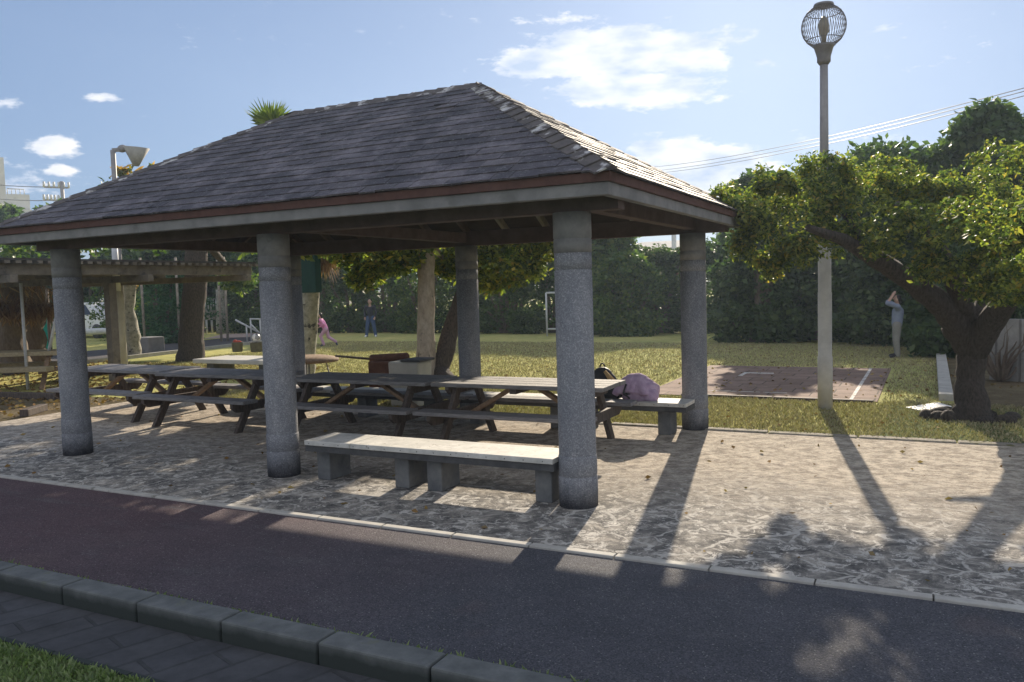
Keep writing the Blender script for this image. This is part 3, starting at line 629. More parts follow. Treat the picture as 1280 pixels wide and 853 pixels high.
lob += [(x+nc()*a*1.25, y+nc()*a*.8, z+abs(nc())*c*.9-.06, a*.38, a*.38, c*.45) for (x, y, z, a, b, c) in lob for _ in range(2)]
cp_ = crown_points(lob, 8, .35)
quads('crown', leaves(cp_, [.12]*len(cp_), 70, .055, .6, .55, .46), L_yel, rt)
# dead twiggy shrub behind it
ds = G(1250, 478); sb = empty('dead_shrub', ds, 'bare twisted dead shrub behind the big leaning tree', 'shrub'); m = MB()
for k in range(26):
    a = random.uniform(0, 2*PI); p = ds.copy(); path = [p.copy()]
    for j in range(6): p = p+Vector((math.cos(a)*random.uniform(.02, .16), math.sin(a)*random.uniform(.02, .16), random.uniform(.06, .22))); a += random.uniform(-.9, .9); path.append(p.copy())
    m.tube(path, [.025, .022, .018, .013, .009, .005, .003], 6)
m.build('branches', M_bark_mid, sb)

# trees beyond the back bench
def small_tree(name, label, base, path, rad, lobes, mat, bark, per=30, nl=26, size=.12, spread=.2, group=None, flat=.6, down=.2):
    o = empty(name, base, label, 'tree', group); trunk = trunk_mb(path, rad, 14)
    tops = Vector(path[-1])
    for l in lobes[::2]:
        q = Vector(l[:3]); mid = tops.lerp(q, .5)+Vector((0, 0, -.1)); s = trunk_mb([tops-Vector((0, 0, .15)), mid, q], [rad[-1]*.6, rad[-1]*.4, rad[-1]*.15], 8); trunk.add(s.v, s.f, True)
    trunk.build('trunk', bark, o); c_ = crown_points(lobes, per)
    quads('crown', leaves(c_, [spread]*len(c_), nl, size, flat, down), mat, o); return o
b1 = G(532, 481); b2 = G(557, 481)
small_tree('tree', 'pale straight tree trunk behind the back columns with yellow leaves', b1, [b1, AT(532, 400, 15.2), AT(533, 340, 15.2), AT(535, 290, 15.2)], [.19, .16, .155, .15],
           px_lobes([(480, 300, 15, .9, .5), (540, 285, 14.6, .9, .6), (600, 300, 15.5, .7, .5), (620, 330, 15.3, .30, .9), (440, 310, 15.5, .6, .5), (500, 325, 15, .28, .8), (470, 330, 15.2, .25, .7), (455, 345, 15.4, .2, .7), (560, 330, 15.6, .25, .8), (490, 240, 15, .9, .7), (560, 235, 15, .8, .7), (440, 250, 15, 1.0, .6), (400, 270, 14.6, .9, .6), (380, 300, 14.5, .6, .4), (350, 260, 14.5, .9, .6)]), L_yel, M_bark_pale, 64, 22, .11)
small_tree('tree', 'dark bent tree trunk leaning right behind the pale straight trunk', b2, [b2, AT(549, 465, 15.2), AT(563, 415, 15.4), AT(580, 365, 15.5), AT(612, 315, 15.8), AT(640, 280, 16)], [.22, .18, .16, .15, .13, .10],
           px_lobes([(640, 290, 15.8, .8, .6), (680, 300, 16, .5, .8), (635, 340, 15.8, .3, .9), (660, 335, 16, .35, .7), (610, 350, 16, .25, .8), (690, 270, 16, .7, .6), (660, 240, 16, .8, .6), (610, 262, 15.5, .8, .6), (700, 250, 16.5, .7, .6)]), L_yel, M_bark_dark, 64, 22, .11)
# almond tree with orange leaves over the left roof end
b3 = G(238, 451); D3 = math.hypot(b3.x-CX, b3.y-CY)
ta = small_tree('tree', 'thick dark trunked tree with some orange leaves rising behind the slatted pergola', b3, [b3+Vector((0, 0, -.02)), AT(239, 425, D3), AT(242, 380, D3-.1), AT(246, 335, D3-.2), AT(243, 280, D3-.3)], [.38, .33, .31, .30, .26],
           px_lobes([(250, 250, 26, 1.4, .5), (190, 255, 25, 1.2, .5), (320, 285, 25, 1.4, .5), (200, 292, 26, 1.3, .35), (110, 292, 26, 1.5, .35), (20, 298, 26, 1.4, .35), (300, 350, 28, .5, .5), (155, 243, 25, .5, .5)]), L_tree, M_bark_dark, 34, 22, .18, .3)
lo = px_lobes([(188, 214, 25, .22, .8), (196, 220, 25, .2, .8), (155, 216, 25, .18, .6), (206, 212, 25, .14, .8), (176, 222, 25, .2, .6)]); c_ = crown_points(lo, 6)
quads('orange_leaves', leaves(c_, [.12]*len(c_), 10, .24, .6, .2), L_orange, ta)
small_tree('tree', 'leafy tree shading the left paving from behind the pergola end', G(350, 468), [G(350, 468), G(350, 468)+Vector((0, 0, 1.6)), (-9.8, 8.2, 3.5)], [.14, .12, .10],
           [(-8.6, 8.6, 4.0, 1.0, 1.0, .55), (-10.0, 8.2, 4.0, 1.0, .9, .55), (-9.2, 9.6, 4.4, 1.0, 1.0, .6), (-7.6, 7.6, 3.7, .8, .8, .5), (-11, 9.4, 4.2, 1, .9, .5)], L_tree, M_bark_mid, 60, 22, .11)
# palm behind the left back column
pb = G(388, 470); pm = empty('palm_tree', pb, 'lichen spotted palm trunk behind the back column with fan fronds above the roof', 'palm tree')
trunk_mb([pb+Vector((-.12, -.06, 0)), AT(383, 440, 17.7), AT(387, 365, 17.6), AT(375, 250, 17.4), AT(350, 185, 17)], [.23, .21, .20, .15, .12]).build('trunk', M_lichen, pm)
def fan(mbv, c, d, R, n=20, droop=.1):
    d = d.normalized(); s_ = d.cross(Vector((0, 0, 1))); s_ = s_.normalized() if s_.length > .1 else Vector((1, 0, 0)); u = s_.cross(d)
    for k in range(n):
        a = -1.25+2.5*k/(n-1); e = (d*math.cos(a)+s_*math.sin(a)).normalized(); w_ = u.cross(e).normalized()*.022 if False else e.cross(u).normalized()*.022
        c0 = c; c1 = c+e*R*.55-Vector((0, 0, droop*.3*R)); c2 = c+e*R*(1-.15*abs(a))-Vector((0, 0, droop*R*random.uniform(.6, 1.4)))
        mbv.extend([c0, c1+w_, c2, c1-w_])
cpm = AT(338, 168, 16.8); V = []; st = MB()
for k in range(15):
    el = random.uniform(.25, 1.4); a = random.uniform(0, 2*PI); d = Vector((math.cos(a)*math.cos(el), math.sin(a)*math.cos(el), math.sin(el))); q = cpm+d*.22
    st.tube([cpm, q], .012, 5); fan(V, q, d, random.uniform(.42, .62), 13, .04)
st.build('frond_stalk', M_wood_pale, pm); quads('fronds', np.array([tuple(v) for v in V]), L_palm, pm)
V = []
for k in range(16):
    q = AT(random.uniform(396, 416), random.uniform(308, 330), 17.3); fan(V, q, Vector((random.uniform(-.4, .4), random.uniform(-.4, .4), -1)), random.uniform(.3, .55), 9, .2)
quads('dead_fronds', np.array([tuple(v) for v in V]), L_dead, pm)
gb = AT(388, 340, 17.0)
MB().box((gb.x-.20, gb.y-.09, gb.z-.42), (gb.x+.20, gb.y+.09, gb.z+.45)).build('green_box', simple('dark_green_metal', (.006, .03, .025), (.01, .05, .035), 6, bs=0, rough=.5), None, .01)
tag(C.objects['green_box'], 'dark green metal box fixed high on the palm trunk', 'box')

# ---- the hedge of evergreen trees round the lawn
def hedge_variant(seed, w_, h_, d_, mat, dens=1.0, size=.15):
    global rng; rng = np.random.default_rng(seed)
    lobes = []; n = 13
    for i in range(n):
        z = h_*(.12+.8*rng.random()); a = rng.uniform(-1, 1)*w_*.42*(1.1-.45*z/h_); b = rng.uniform(-1, 1)*d_*.3
        r = rng.uniform(.5, .95); lobes.append((a, b, z, r*1.15, r, r*.95))
    for i in range(5): lobes.append((rng.uniform(-1, 1)*w_*.3, 0, h_*rng.uniform(.86, 1.0), .5, .5, .42))
    for i in range(4): lobes.append((rng.uniform(-1, 1)*w_*.42, -d_*.15, h_*.13, .7, .6, .5))
    cs = crown_points(lobes, int(34*dens), .35); return lobes, leaves(cs, [.24]*len(cs), 22, size, .7, .1, .55)
def hedge_tree(seed, w_, h_, d_, mat, label, group, dens=1.0, size=.15):
    o = empty('hedge_tree', (0, 0, 0), label, 'tree', group); lobes, V = hedge_variant(seed, w_, h_, d_, mat, dens, size)
    t = MB(); 
    for l in lobes[::2]: s = trunk_mb([(l[0]*.3, 0, 0), (l[0]*.5, l[1]*.5, l[2]*.5), l[:3]], [.09, .07, .03], 8); t.add(s.v, s.f, True)
    local(t.build('trunk', M_bark_mid), o); local(quads('crown', V, mat), o); return o
HG = 'evergreen hedge trees along the back of the lawn'
def PX(p):
    d = Vector(p)-Vector((CX, CY, H)); return 640+F*d.dot(right)/d.dot(Fa)
marks = [(300, 'the far handrail'), (355, 'the second front column'), (405, 'the running child'), (464, 'the standing adult in navy'), (533, 'the pale straight trunk'), (586, 'the middle back column'),
    (640, 'the bent dark trunk top'), (682, 'the white goal frame'), (722, 'the nearest column'), (800, 'the distant red house'), (868, 'the right back column'), (940, 'the right roof corner'), (1031, 'the lamp post'), (1122, 'the person with raised arms'), (1215, 'the big leaning tree'), (1290, 'the right edge of the view')]
seen = set()
def hedge_label(px):
    c = sorted(marks, key=lambda m: abs(m[0]-px))
    for mk in c:
        for side in (('left of' if px < mk[0] else 'right of'), 'behind'):
            l = 'dense dark evergreen hedge tree just %s %s' % (side, mk[1]) if side != 'behind' else 'dense dark evergreen hedge tree straight behind '+mk[1]
            if l not in seen: seen.add(l); return l
hv = [hedge_tree(s_, w_, h_, 2.2, mt_, 'x', HG, 1.0, sz_) for s_, w_, h_, mt_, sz_ in ((11, 3.0, 3.7, L_hedge, .15), (12, 2.8, 3.5, L_tree, .12), (13, 3.2, 3.9, L_hedge, .19), (14, 2.8, 3.6, L_far, .13))]
hx = -25.0; i = 0
while hx < 8.5:
    src = hv[(0, 1, 2, 3)[i] if i < 4 else random.randrange(4)]
    o = src if i < 4 else copy_tree(src)
    k = random.uniform(.88, 1.10)
    if -7.8 < hx < -3.4: k = .80
    o.location = (hx, 21.9+random.uniform(-.3, .5), -.02); o.scale = (random.choice((-1, 1))*1.0, 1, k); o.rotation_euler.z = random.uniform(-.2, .2)
    o['label'] = hedge_label(PX(o.location)); hx += random.uniform(1.7, 2.2); i += 1
# second, lower front bushes along the hedge foot and lighter trees
HV2 = hedge_tree(31, 2.6, 2.4, 1.8, L_tree, 'lighter green bush standing in the hedge foot between the two right columns', None, .8)
p = G(800, 416); HV2.location = (p.x, 20.4, 0)
# taller trees behind: right group rising
TG = 'tall trees behind the hedge on the right'
def tall(px, ptop, dist, w_, mat, label, seed, size=.17):
    t = AT(px, ptop, dist); o = hedge_tree(seed, w_, t.z, w_*.8, mat, label, None, 1.3, size)
    o.name = 'tree'; o.location = (t.x, t.y, 0); return o
tall(1290, 145, 21, 4.6, L_far, 'tallest tree at the right edge of the view rising above the others', 41)
tall(1225, 172, 22, 4.0, L_far, 'dark green tree just left of the tallest one at the right edge', 42)
tall(1160, 190, 23, 3.8, L_far, 'mid green tree rising behind the big leaning tree crown', 43)
tall(1100, 205, 24, 3.4, L_far, 'rounded tree behind the wires and the lamp post', 44)
tall(950, 232, 24, 2.2, L_far, 'small dark tree showing just right of the shelter roof corner', 45)
tall(1010, 240, 24.5, 3.4, L_far, 'dark tree behind the lamp post between two others', 46)
tall(752, 296, 29, 2.6, L_tree, 'loose green tree showing under the eave right of the nearest column', 48)
tall(1255, 300, 20, 3.0, L_far, 'dense leafy tree filling the gap behind the big leaning trunk', 49)
tall(1190, 320, 23, 3.0, L_hedge, 'low dark tree behind the standing man at the lawn end', 50)

# left side planting
def bush(px, py, w_, h_, seed, label, mat=L_bush):
    o = hedge_tree(seed, w_, h_, w_*.8, mat, label, None, .6, .12); o.name = 'bush'; o['category'] = 'bush'; p = G(px, py); o.location = (p.x, p.y, 0); return o
bush(203, 428, 3.0, 2.5, 61, 'round dark green bush on the grass left of the thick trunk')
bush(310, 408, 2.0, 1.4, 62, 'low clipped bush beside the handrail far left')
bush(155, 425, 1.6, 2.0, 63, 'light green bush behind the pale posts', L_tree)
LG = 'far trees behind the left side'
for j, (px, tp, dist, w_) in enumerate(((-60, 300, 50, 9), (20, 300, 52, 9), (110, 303, 50, 9), (190, 300, 46, 9), (270, 300, 44, 8), (330, 300, 42, 8), (400, 305, 41, 7))):
    if j == 0:
        t0 = hedge_tree(71, 9, 6.5, 5, L_hedge, 'dark tree in the far mass of trees behind the left lawn', LG, 2.2, .34); o = t0
    else: o = copy_tree(t0)
    p = AT(px, 395, dist); o['label'] = ['far dark tree at the very left edge of the view', 'far dark tree behind the yellow table', 'far dark tree behind the leftmost column', 'far dark tree behind the round bush', 'far dark tree behind the white panelled fence', 'far dark tree behind the far handrail', 'far dark tree behind the lichen spotted palm trunk', 'outermost far dark tree beyond the left edge'][j]; o.location = (p.x, p.y, 0); o.name = 'tree'; o.rotation_euler.z = random.uniform(0, 6.28)

# ------------------------------------------------------------------ pergola, left
pg = empty('pergola', (-15, 5.7, 0), 'flat slatted concrete pergola behind the left end of the shelter', 'pergola')
px0, px1, py0, py1, pz = -18.5, -12.15, 2.6, 8.9, 2.22
M_perg = simple('aged_pergola_concrete', (.11, .095, .08), (.22, .19, .155), 5, obj=False, bs=.5, spots=(6, .6, (.1, .09, .08)))
for x in (px1-.12, px1-3.1, px0): MB().box((x, py0, pz), (x+.14, py1, pz+.2)).build('beam', M_perg, pg, .008)
for y in (py0+.3, (py0+py1)/2, py1-.4): MB().box((px0-.2, y, pz-.14), (px1+.25, y+.14, pz-.002)).build('beam', M_perg, pg, .008)
sl_ = MB(); y = py0+.05
while y < py1: sl_.box((px0-.2, y, pz+.203), (px1+.2, y+.1, pz+.255)); y += .2
sl_.build('slats', M_perg, pg)
MB().box((px0-.2, py0, pz+.258), (px1+.18, py1, pz+.30)).build('roof_sheet', simple('dark_roof_sheet', (.05, .045, .04), (.09, .08, .07), 5, obj=False), pg)
for (x, y) in ((-12.9, 5.6), (-12.9, 2.75), (-18.2, 2.75), (-18.2, 8.6)):
    MB().box((x-.09, y-.09, -.02), (x+.09, y+.09, pz-.145)).build('post', M_perg, pg, .01)
# pale pole beside it
pp = G(153, 470); po = empty('pole', pp, 'pale pole with a thicker lower half beside the pergola post', 'pole')
MB().lathe(pp, [(.13, 0), (.125, 1.75), (.10, 1.85), (.08, 1.9), (.08, 1.91)], 16).build('lower_pole', M_lampc, po)
MB().lathe(pp, [(.078, 1.9), (.06, 3.2)], 14).build('upper_pole', M_rail, po)
# gnarled trunk behind the pole
q_ = G(165, 447); gt = empty('dead_palm_tree', q_, 'pale knobbly bare trunk just right of the pole', 'tree')
trunk_mb([q_, q_+Vector((.1, 0, .6)), q_+Vector((-.05, 0, 1.4)), q_+Vector((.1, 0, 2.4))], [.28, .2, .19, .2], 12, .12).build('trunk', M_lichen, gt)
V = leaves([tuple(q_+Vector((0, 0, 2.5)))]*20, [.5]*20, 8, .35, .6, .7, .15); quads('dead_fronds', V, L_dead, gt)
# yellow wooden table and bench under the pergola
lt = empty('wooden_table', (-13.9, 4.2, 0), 'yellowed plank table standing under the pergola at the left edge', 'table')
a = Vector((-13.9, 4.2, 0)); ang = .5; R_ = Matrix.Rotation(ang, 3, 'Z')
def bl(o_, name, mat, segs, wdt, th):
    m = MB()
    for s0, s1 in segs: m.bar(a+R_@Vector(s0), a+R_@Vector(s1), wdt, th)
    return m.build(name, mat, o_, .008)
bl(lt, 'table_top', M_wood_pale, [((-1.1, y, .70), (.95, y, .70)) for y in (-.27, -.09, .09, .27)], .17, .085)
for sx in (-.8, .7):
    for sy in (-1, 1): bl(lt, 'leg', M_wood_brown, [((sx, sy*.55, 0), (sx, sy*.2, .67))], .09, .05)
    bl(lt, 'bearer', M_wood_brown, [((sx+.06, -.7, .36), (sx+.06, .7, .36))], .06, .08)
for sy in (-1, 1): bl(lt, 'seat', M_wood_pale, [((-1.1, sy*.65, .42), (.95, sy*.65, .42))], .30, .09)
# thatch and palm trunks at far left, green net
for (px, py, lab, r) in ((22, 468, 'rough dark palm trunk at the left edge behind the yellow table', .34), (48, 462, 'second rough palm trunk behind the yellow table with dead fronds', .30)):
    p = G(px, py); o = empty('palm_tree', p, lab, 'palm tree')
    trunk_mb([p, p+Vector((-.1, 0, .9)), p+Vector((.05, 0, 1.7)), p+Vector((0, 0, 2.6))], [r, r*.8, r*.75, r*.8], 12, .15).build('trunk', M_bark_mid, o)
    V = leaves([tuple(p+Vector((random.uniform(-.6, .6), random.uniform(-.6, .6), random.uniform(1.9, 2.4)))) for _ in range(16)], [.25]*16, 6, .36, .3, 1.4, .09); quads('dead_fronds', V, L_dead, o)
p = G(-10, 446); q2 = G(66, 442)
m = MB(); m.bar(p+Vector((0, 0, .75)), q2+Vector((0, 0, .75)), .03, 1.3)
tag(m.build('net_screen', simple('teal_net', (.01, .20, .14), (.02, .28, .20), 6, bs=.3), None), 'teal green net screen behind the palm trunks at the left edge', 'screen')
hut = empty('thatched_hut', G(70, 440), 'brown thatched hut edge behind the pergola at far left', 'hut')
V = leaves([tuple(AT(random.uniform(-20, 62), random.uniform(374, 388), 22)) for _ in range(110)], [.16]*110, 10, .34, .2, 1.6, .08); quads('thatch', V, L_dead, hut)
m = MB()
for px in (2, 34, 64): p = G(px, 447); m.tube([p, p+Vector((0, 0, 2.1))], .05, 8)
m.build('hut_post', M_bark_mid, hut)
p = G(35, 487); m = MB(); m.tube([p, p+Vector((0, 0, 2.1))], .03, 8); tag(m.build('support_pole', M_rail), 'thin straight metal pole in front of the yellow table', 'pole')
p = G(52, 482); m = MB(); m.tube([p, AT(75, 375, 18)], .03, 8); tag(m.build('leaning_pole', M_rail), 'thin pole leaning diagonally beside the yellow table', 'pole')
# timber sleepers and left litter
for k, (a_, b_, lab) in enumerate(((G(-20, 497), G(72, 499), 'long dark timber edging the litter bed at far left'), (G(30, 521), G(55, 513), 'short dark timber block lying on the paving at far left'))):
    tag(MB().bar(a_+Vector((0, 0, .05)), b_+Vector((0, 0, .05)), .13, .11).build('timber', M_wood_dark, None, .01), lab, 'timber')
# white concrete block, low pipe rail, concrete table with buckets
p = G(188, 441); tag(MB().box((p.x-.32, p.y-.3, 0), (p.x+.32, p.y+.3, .50)).build('concrete_block', M_fascia, None, .03), 'pale square concrete block on the grass beside the path', 'block')
pr = empty('pipe_rail', G(140, 432), 'long white horizontal pipe rail behind the pale posts', 'rail')
MB().tube([G(95, 434)+Vector((0, 0, .55)), G(166, 431)+Vector((0, 0, .55))], .12, 10).build('pipe', M_rail, pr)
for px in (105, 158): p = G(px, 433); MB().tube([p, p+Vector((0, 0, .5))], .06, 8).build('support', M_rail, pr)
p0 = Vector((-10.9, 7.0, 0)); ct = empty('stone_table', p0, 'low pale stone slab table holding two buckets on the lawn', 'table')
MB().box((p0.x-.7, p0.y-.5, .31), (p0.x+1.5, p0.y+.5, .40)).build('slab', M_lampc, ct, .015)
for sx in (-.4, 1.1): MB().box((p0.x+sx-.1, p0.y-.3, 0), (p0.x+sx+.1, p0.y+.3, .309)).build('support', M_conc, ct)
def bucket(px, dy, lab, r=.13, h=.22):
    p = G(px, 440, .40); p.y += dy; o = empty('bucket', p, lab, 'bucket', None)
    MB().lathe(p, [(r*.9, 0.001), (r, h), (r+.01, h+.003), (r+.01, h+.012), (r-.015, h+.012), (r-.03, .02)], 20).build('pot', M_conc, o); return p, o
pA, oA = bucket(297, 0, 'small grey bucket with red things in it on the stone table')
m = MB(); m.ball(pA+Vector((-.06, 0, .24)), (.06, .05, .05)); m.ball(pA+Vector((.03, .02, .23)), (.08, .05, .04)); tag(m.build('red_cloth', simple('red_plastic', (.5, .06, .04), (.6, .12, .08), 5, bs=0)), 'small red cloth sticking out of the left bucket', 'cloth')
pB, oB = bucket(321, .0, 'grey bucket with a white ball on it on the stone table', .15, .22)
m = MB(); m.ball(pB+Vector((0, 0, .33)), .10, 18, 12)
bo = m.build('ball', M_white); tag(bo, 'white ball with dark patches resting on the bucket', 'ball')
def m_ball():
    m, t, b = newmat('ball_skin', .4, .5); v = geo_pos(t, obj=True); vo = t.nodes.new('ShaderNodeTexVoronoi'); vo.inputs['Scale'].default_value = 9; lk(t, v, vo.inputs['Vector'])
    hs = t.nodes.new('ShaderNodeSeparateColor'); lk(t, vo.outputs['Color'], hs.inputs[0]); lk(t, ramp(t, hs.outputs[0], [(.3, (.03, .03, .05)), (.32, (.8, .8, .8))]), b.inputs['Base Color']); return m
bo.data.materials[0] = m_ball()
# far-left fence, ramp rail, stump
f0 = G(252, 418); f1 = G(272, 416); fn = empty('fence', f0, 'white panelled fence beyond the thick trunk', 'fence')
MB().bar(f0+Vector((0, 0, .85)), f1+Vector((0, 0, .85)), .06, .45).build('panel', M_kerb_pale, fn); m = MB()
for k in range(7): q = f0.lerp(f1, k/6); m.tube([q+Vector((0, 0, 1.05)), q+Vector((0, 0, 1.6))], .03, 6)
m.tube([f0+Vector((0, 0, 1.6)), f1+Vector((0, 0, 1.6))], .035, 6); m.build('railing', M_rail, fn)
m = MB()
for k in range(4): q = f0.lerp(f1, k/3); m.tube([q, q+Vector((0, 0, .7))], .05, 6)
m.build('fence_post', M_rail, fn)
p = G(279, 417); st_ = empty('tree_stump', p, 'pale cut off trunk standing beside the far white fence', 'tree'); trunk_mb([p, p+Vector((0, 0, 1)), p+Vector((.05, 0, 2.0))], [.3, .26, .25], 12, .08).build('trunk', M_lichen, st_)
V = []
hr = empty('handrail', G(310, 418), 'thin white metal handrail sloping down beside the far ramp', 'handrail'); m = MB(); z0 = G(300, 419)
dd = 32
m.tube([AT(294, 400, dd), AT(324, 416, dd)], .035, 6); m.tube([AT(312, 399, dd), AT(326, 399, dd)], .035, 6); m.tube([AT(313, 405, dd), AT(325, 417, dd)], .03, 6)
for a_, b_ in ((308, 408), (325, 400), (313, 399)): q = AT(a_, b_, dd); m.tube([q, Vector((q.x, q.y, 0))], .03, 6)
m.build('rail', M_rail, hr)
# bare poles in the far wood
for k, (px, t0_, lab) in enumerate(((276, 352, 'thin bare pole left of the far handrail'), (284, 352, 'second thin bare pole beside the first, left of the far handrail'), (224, 352, 'white bare pole just left of the thick dark trunk'), (180, 360, 'grey square post behind the round bush'))):
    p = AT(px, 410, 33); tag(MB().tube([(p.x, p.y, 0), (p.x, p.y, 3.2)], .045, 8).build('pole', M_bark_pale), lab, 'pole')
# light vehicle behind the shrubs
p = AT(118, 404, 42); cv = empty('parked_car', (p.x, p.y, 0), 'white parked car partly hidden far behind the left column', 'car')
prof = [(-1.9, .35), (-1.9, .85), (-1.5, 1.0), (-1.0, 1.55), (.6, 1.6), (1.1, 1.05), (1.8, .9), (1.9, .35)]
m = MB(); m.add([(p.x+a_, p.y-.75, z) for a_, z in prof]+[(p.x+a_, p.y+.75, z) for a_, z in prof], [tuple(range(7, -1, -1)), tuple(range(8, 16))]+[(i, (i+1) % 8, (i+1) % 8+8, i+8) for i in range(8)])
m.build('body', M_white, cv, .05)
m = MB(); m.add([(p.x+a_, p.y-.765, z) for a_, z in ((-1.3, 1.02), (-.92, 1.45), (.5, 1.5), (.92, 1.06))], [(3, 2, 1, 0)]); m.build('window', simple('car_glass', (.03, .05, .09), (.05, .08, .14), 3, rough=.1, bs=0), cv)
for sx in (-1.2, 1.2):
    m = MB(); m.tube([(p.x+sx, p.y-.8, .32), (p.x+sx, p.y-.6, .32)], .32, 18); m.build('wheel', M_benchunder, cv)

# ------------------------------------------------------------------ grill corner behind the tables
g0 = Vector((-5.0, 4.45, 0)); M_rust = simple('rusty_brown_metal', (.07, .03, .02), (.16, .08, .05), 7)
gr = empty('grill', g0, 'brown metal grill box with a long handle behind the picnic tables', 'grill')
MB().box((g0.x-.25, g0.y-.2, .25), (g0.x+.22, g0.y+.2, .66)).build('body', M_rust, gr, .02)
MB().tube([g0+Vector((-.32, 0, .68)), g0+Vector((.35, 0, .72))], [.07, .07], 12).build('lid', M_rust, gr)
MB().tube([g0+Vector((-.3, 0, .68)), g0+Vector((-.95, -.1, .73))], .018, 8).build('handle', M_wood_dark, gr)
for sx in (-.22, .18):
    for sy in (-.15, .15): MB().tube([g0+Vector((sx, sy, 0)), g0+Vector((sx, sy, .26))], .018, 6).build('leg', M_cage, gr)
b0 = Vector((-4.50, 4.30, 0)); bn = empty('bin', b0, 'pale cream plastic tub with dark lid beside the brown grill', 'bin')
m = MB(); prof = [(-.24, 0), (.24, 0), (.27, .68), (-.27, .68)]
m.add([(b0.x+a_, b0.y-.2, z) for a_, z in prof]+[(b0.x+a_, b0.y+.2, z) for a_, z in prof], [(0, 1, 2, 3), (7, 6, 5, 4), (0, 4, 5, 1), (1, 5, 6, 2), (2, 6, 7, 3), (3, 7, 4, 0)]); m.build('tub', simple('cream_plastic', (.42, .39, .33), (.52, .49, .42), 6, bs=0, rough=.5), bn, .03)
MB().box((b0.x-.02, b0.y-.23, .684), (b0.x+.32, b0.y+.2, .72)).build('lid', M_benchunder, bn, .01)
MB().box((b0.x-.10, b0.y-.215, .1), (b0.x+.14, b0.y-.201, .2)).build('vent', M_benchunder, bn)
r0 = Vector((-6.75, 4.6, 0)); rtb = empty('round_table', r0, 'small round brown table on thin metal legs behind the second front column', 'table')
MB().lathe(r0, [(.50, .60), (.52, .62), (.50, .66), (.30, .70), (.02, .71)], 32).build('table_top', M_wood_brown, rtb)
for k in range(4): a_ = PI/4+k*PI/2; MB().tube([r0+Vector((math.cos(a_)*.42, math.sin(a_)*.42, 0)), r0+Vector((math.cos(a_)*.3, math.sin(a_)*.3, .6))], .012, 6).build('leg', M_steel, rtb)

# ------------------------------------------------------------------ bags on the back bench
def blob(name, centre, parts, mat, vox=.012):
    m = MB()
    for p, r in parts: m.ball(Vector(centre)+Vector(p), r, 16, 10)
    return m.build(name, mat, None, 0, vox)
bx = Vector((-.62, 3.2, .387))
M_black = simple('black_nylon', (.012, .012, .016), (.03, .03, .035), 10, rough=.6, bs=.3)
bg1 = empty('backpack', bx, 'black backpack lying on the back bench beneath the purple jacket', 'bag')
o = blob('body', bx, [((-.22, 0, .10), (.18, .15, .10)), ((0, 0, .12), (.2, .15, .12)), ((-.32, -.02, .07), (.12, .12, .07))], M_black); o.parent = bg1; o.matrix_parent_inverse = Matrix.Translation(-bx)
m = MB(); m.tube([bx+Vector((.02, -.17, .03)), bx+Vector((-.05, -.19, .10)), bx+Vector((-.02, -.17, .2))], .012, 6); m.build('strap', M_black, bg1)
M_pur = simple('mauve_fleece', (.36, .25, .37), (.52, .40, .52), 14, rough=.95, bs=.8, bd=.01)
m = MB(); 
jx = bx+Vector((.10, -.02, 0))
for k in range(9):   # soft overlapping folds draped over the pack
    t0 = k/8; pts = []; hgt = .255*math.sin(.45+2.1*t0)
    for a_ in np.linspace(.15, PI-.1, 9): pts.append(jx+Vector((-.24+.36*t0-.05*math.cos(a_)+.02*math.sin(3*a_+k), -.11*math.cos(a_), .03+hgt*math.sin(a_)**.7)))
    m.tube(pts, [.040+.008*math.sin(1.7*k+j_) for j_ in range(9)], 10)
m.ball(jx+Vector((-.06, 0, .09)), (.2, .12, .14)); m.ball(jx+Vector((.12, 0, .05)), (.10, .10, .09))
tag(m.build('jacket', M_pur, None, 0, .012), 'mauve fleece jacket heaped over the black bag on the back bench', 'jacket')
b2_ = Vector((-1.00, 3.27, .387)); bk = empty('backpack', b2_, 'black backpack with mustard side panel standing on the back bench', 'bag')
o = blob('body', b2_, [((0, 0, .16), (.17, .12, .17)), ((-.02, 0, .25), (.13, .1, .12))], M_black); o.parent = bk; o.matrix_parent_inverse = Matrix.Translation(-b2_)
m = MB(); m.tube([b2_+Vector((.05, -.11, .33)), b2_+Vector((.14, -.11, .22)), b2_+Vector((.2, -.10, .03))], [.02, .04, .035], 8); m.build('side_panel', simple('mustard_cloth', (.40, .26, .10), (.5, .34, .15), 8), bk)
m = MB(); m.tube([b2_+Vector((.03*math.cos(t)-.02, 0, .37+.04*math.sin(t))) for t in np.linspace(0, PI, 8)], .01, 6); m.build('handle', M_black, bk)

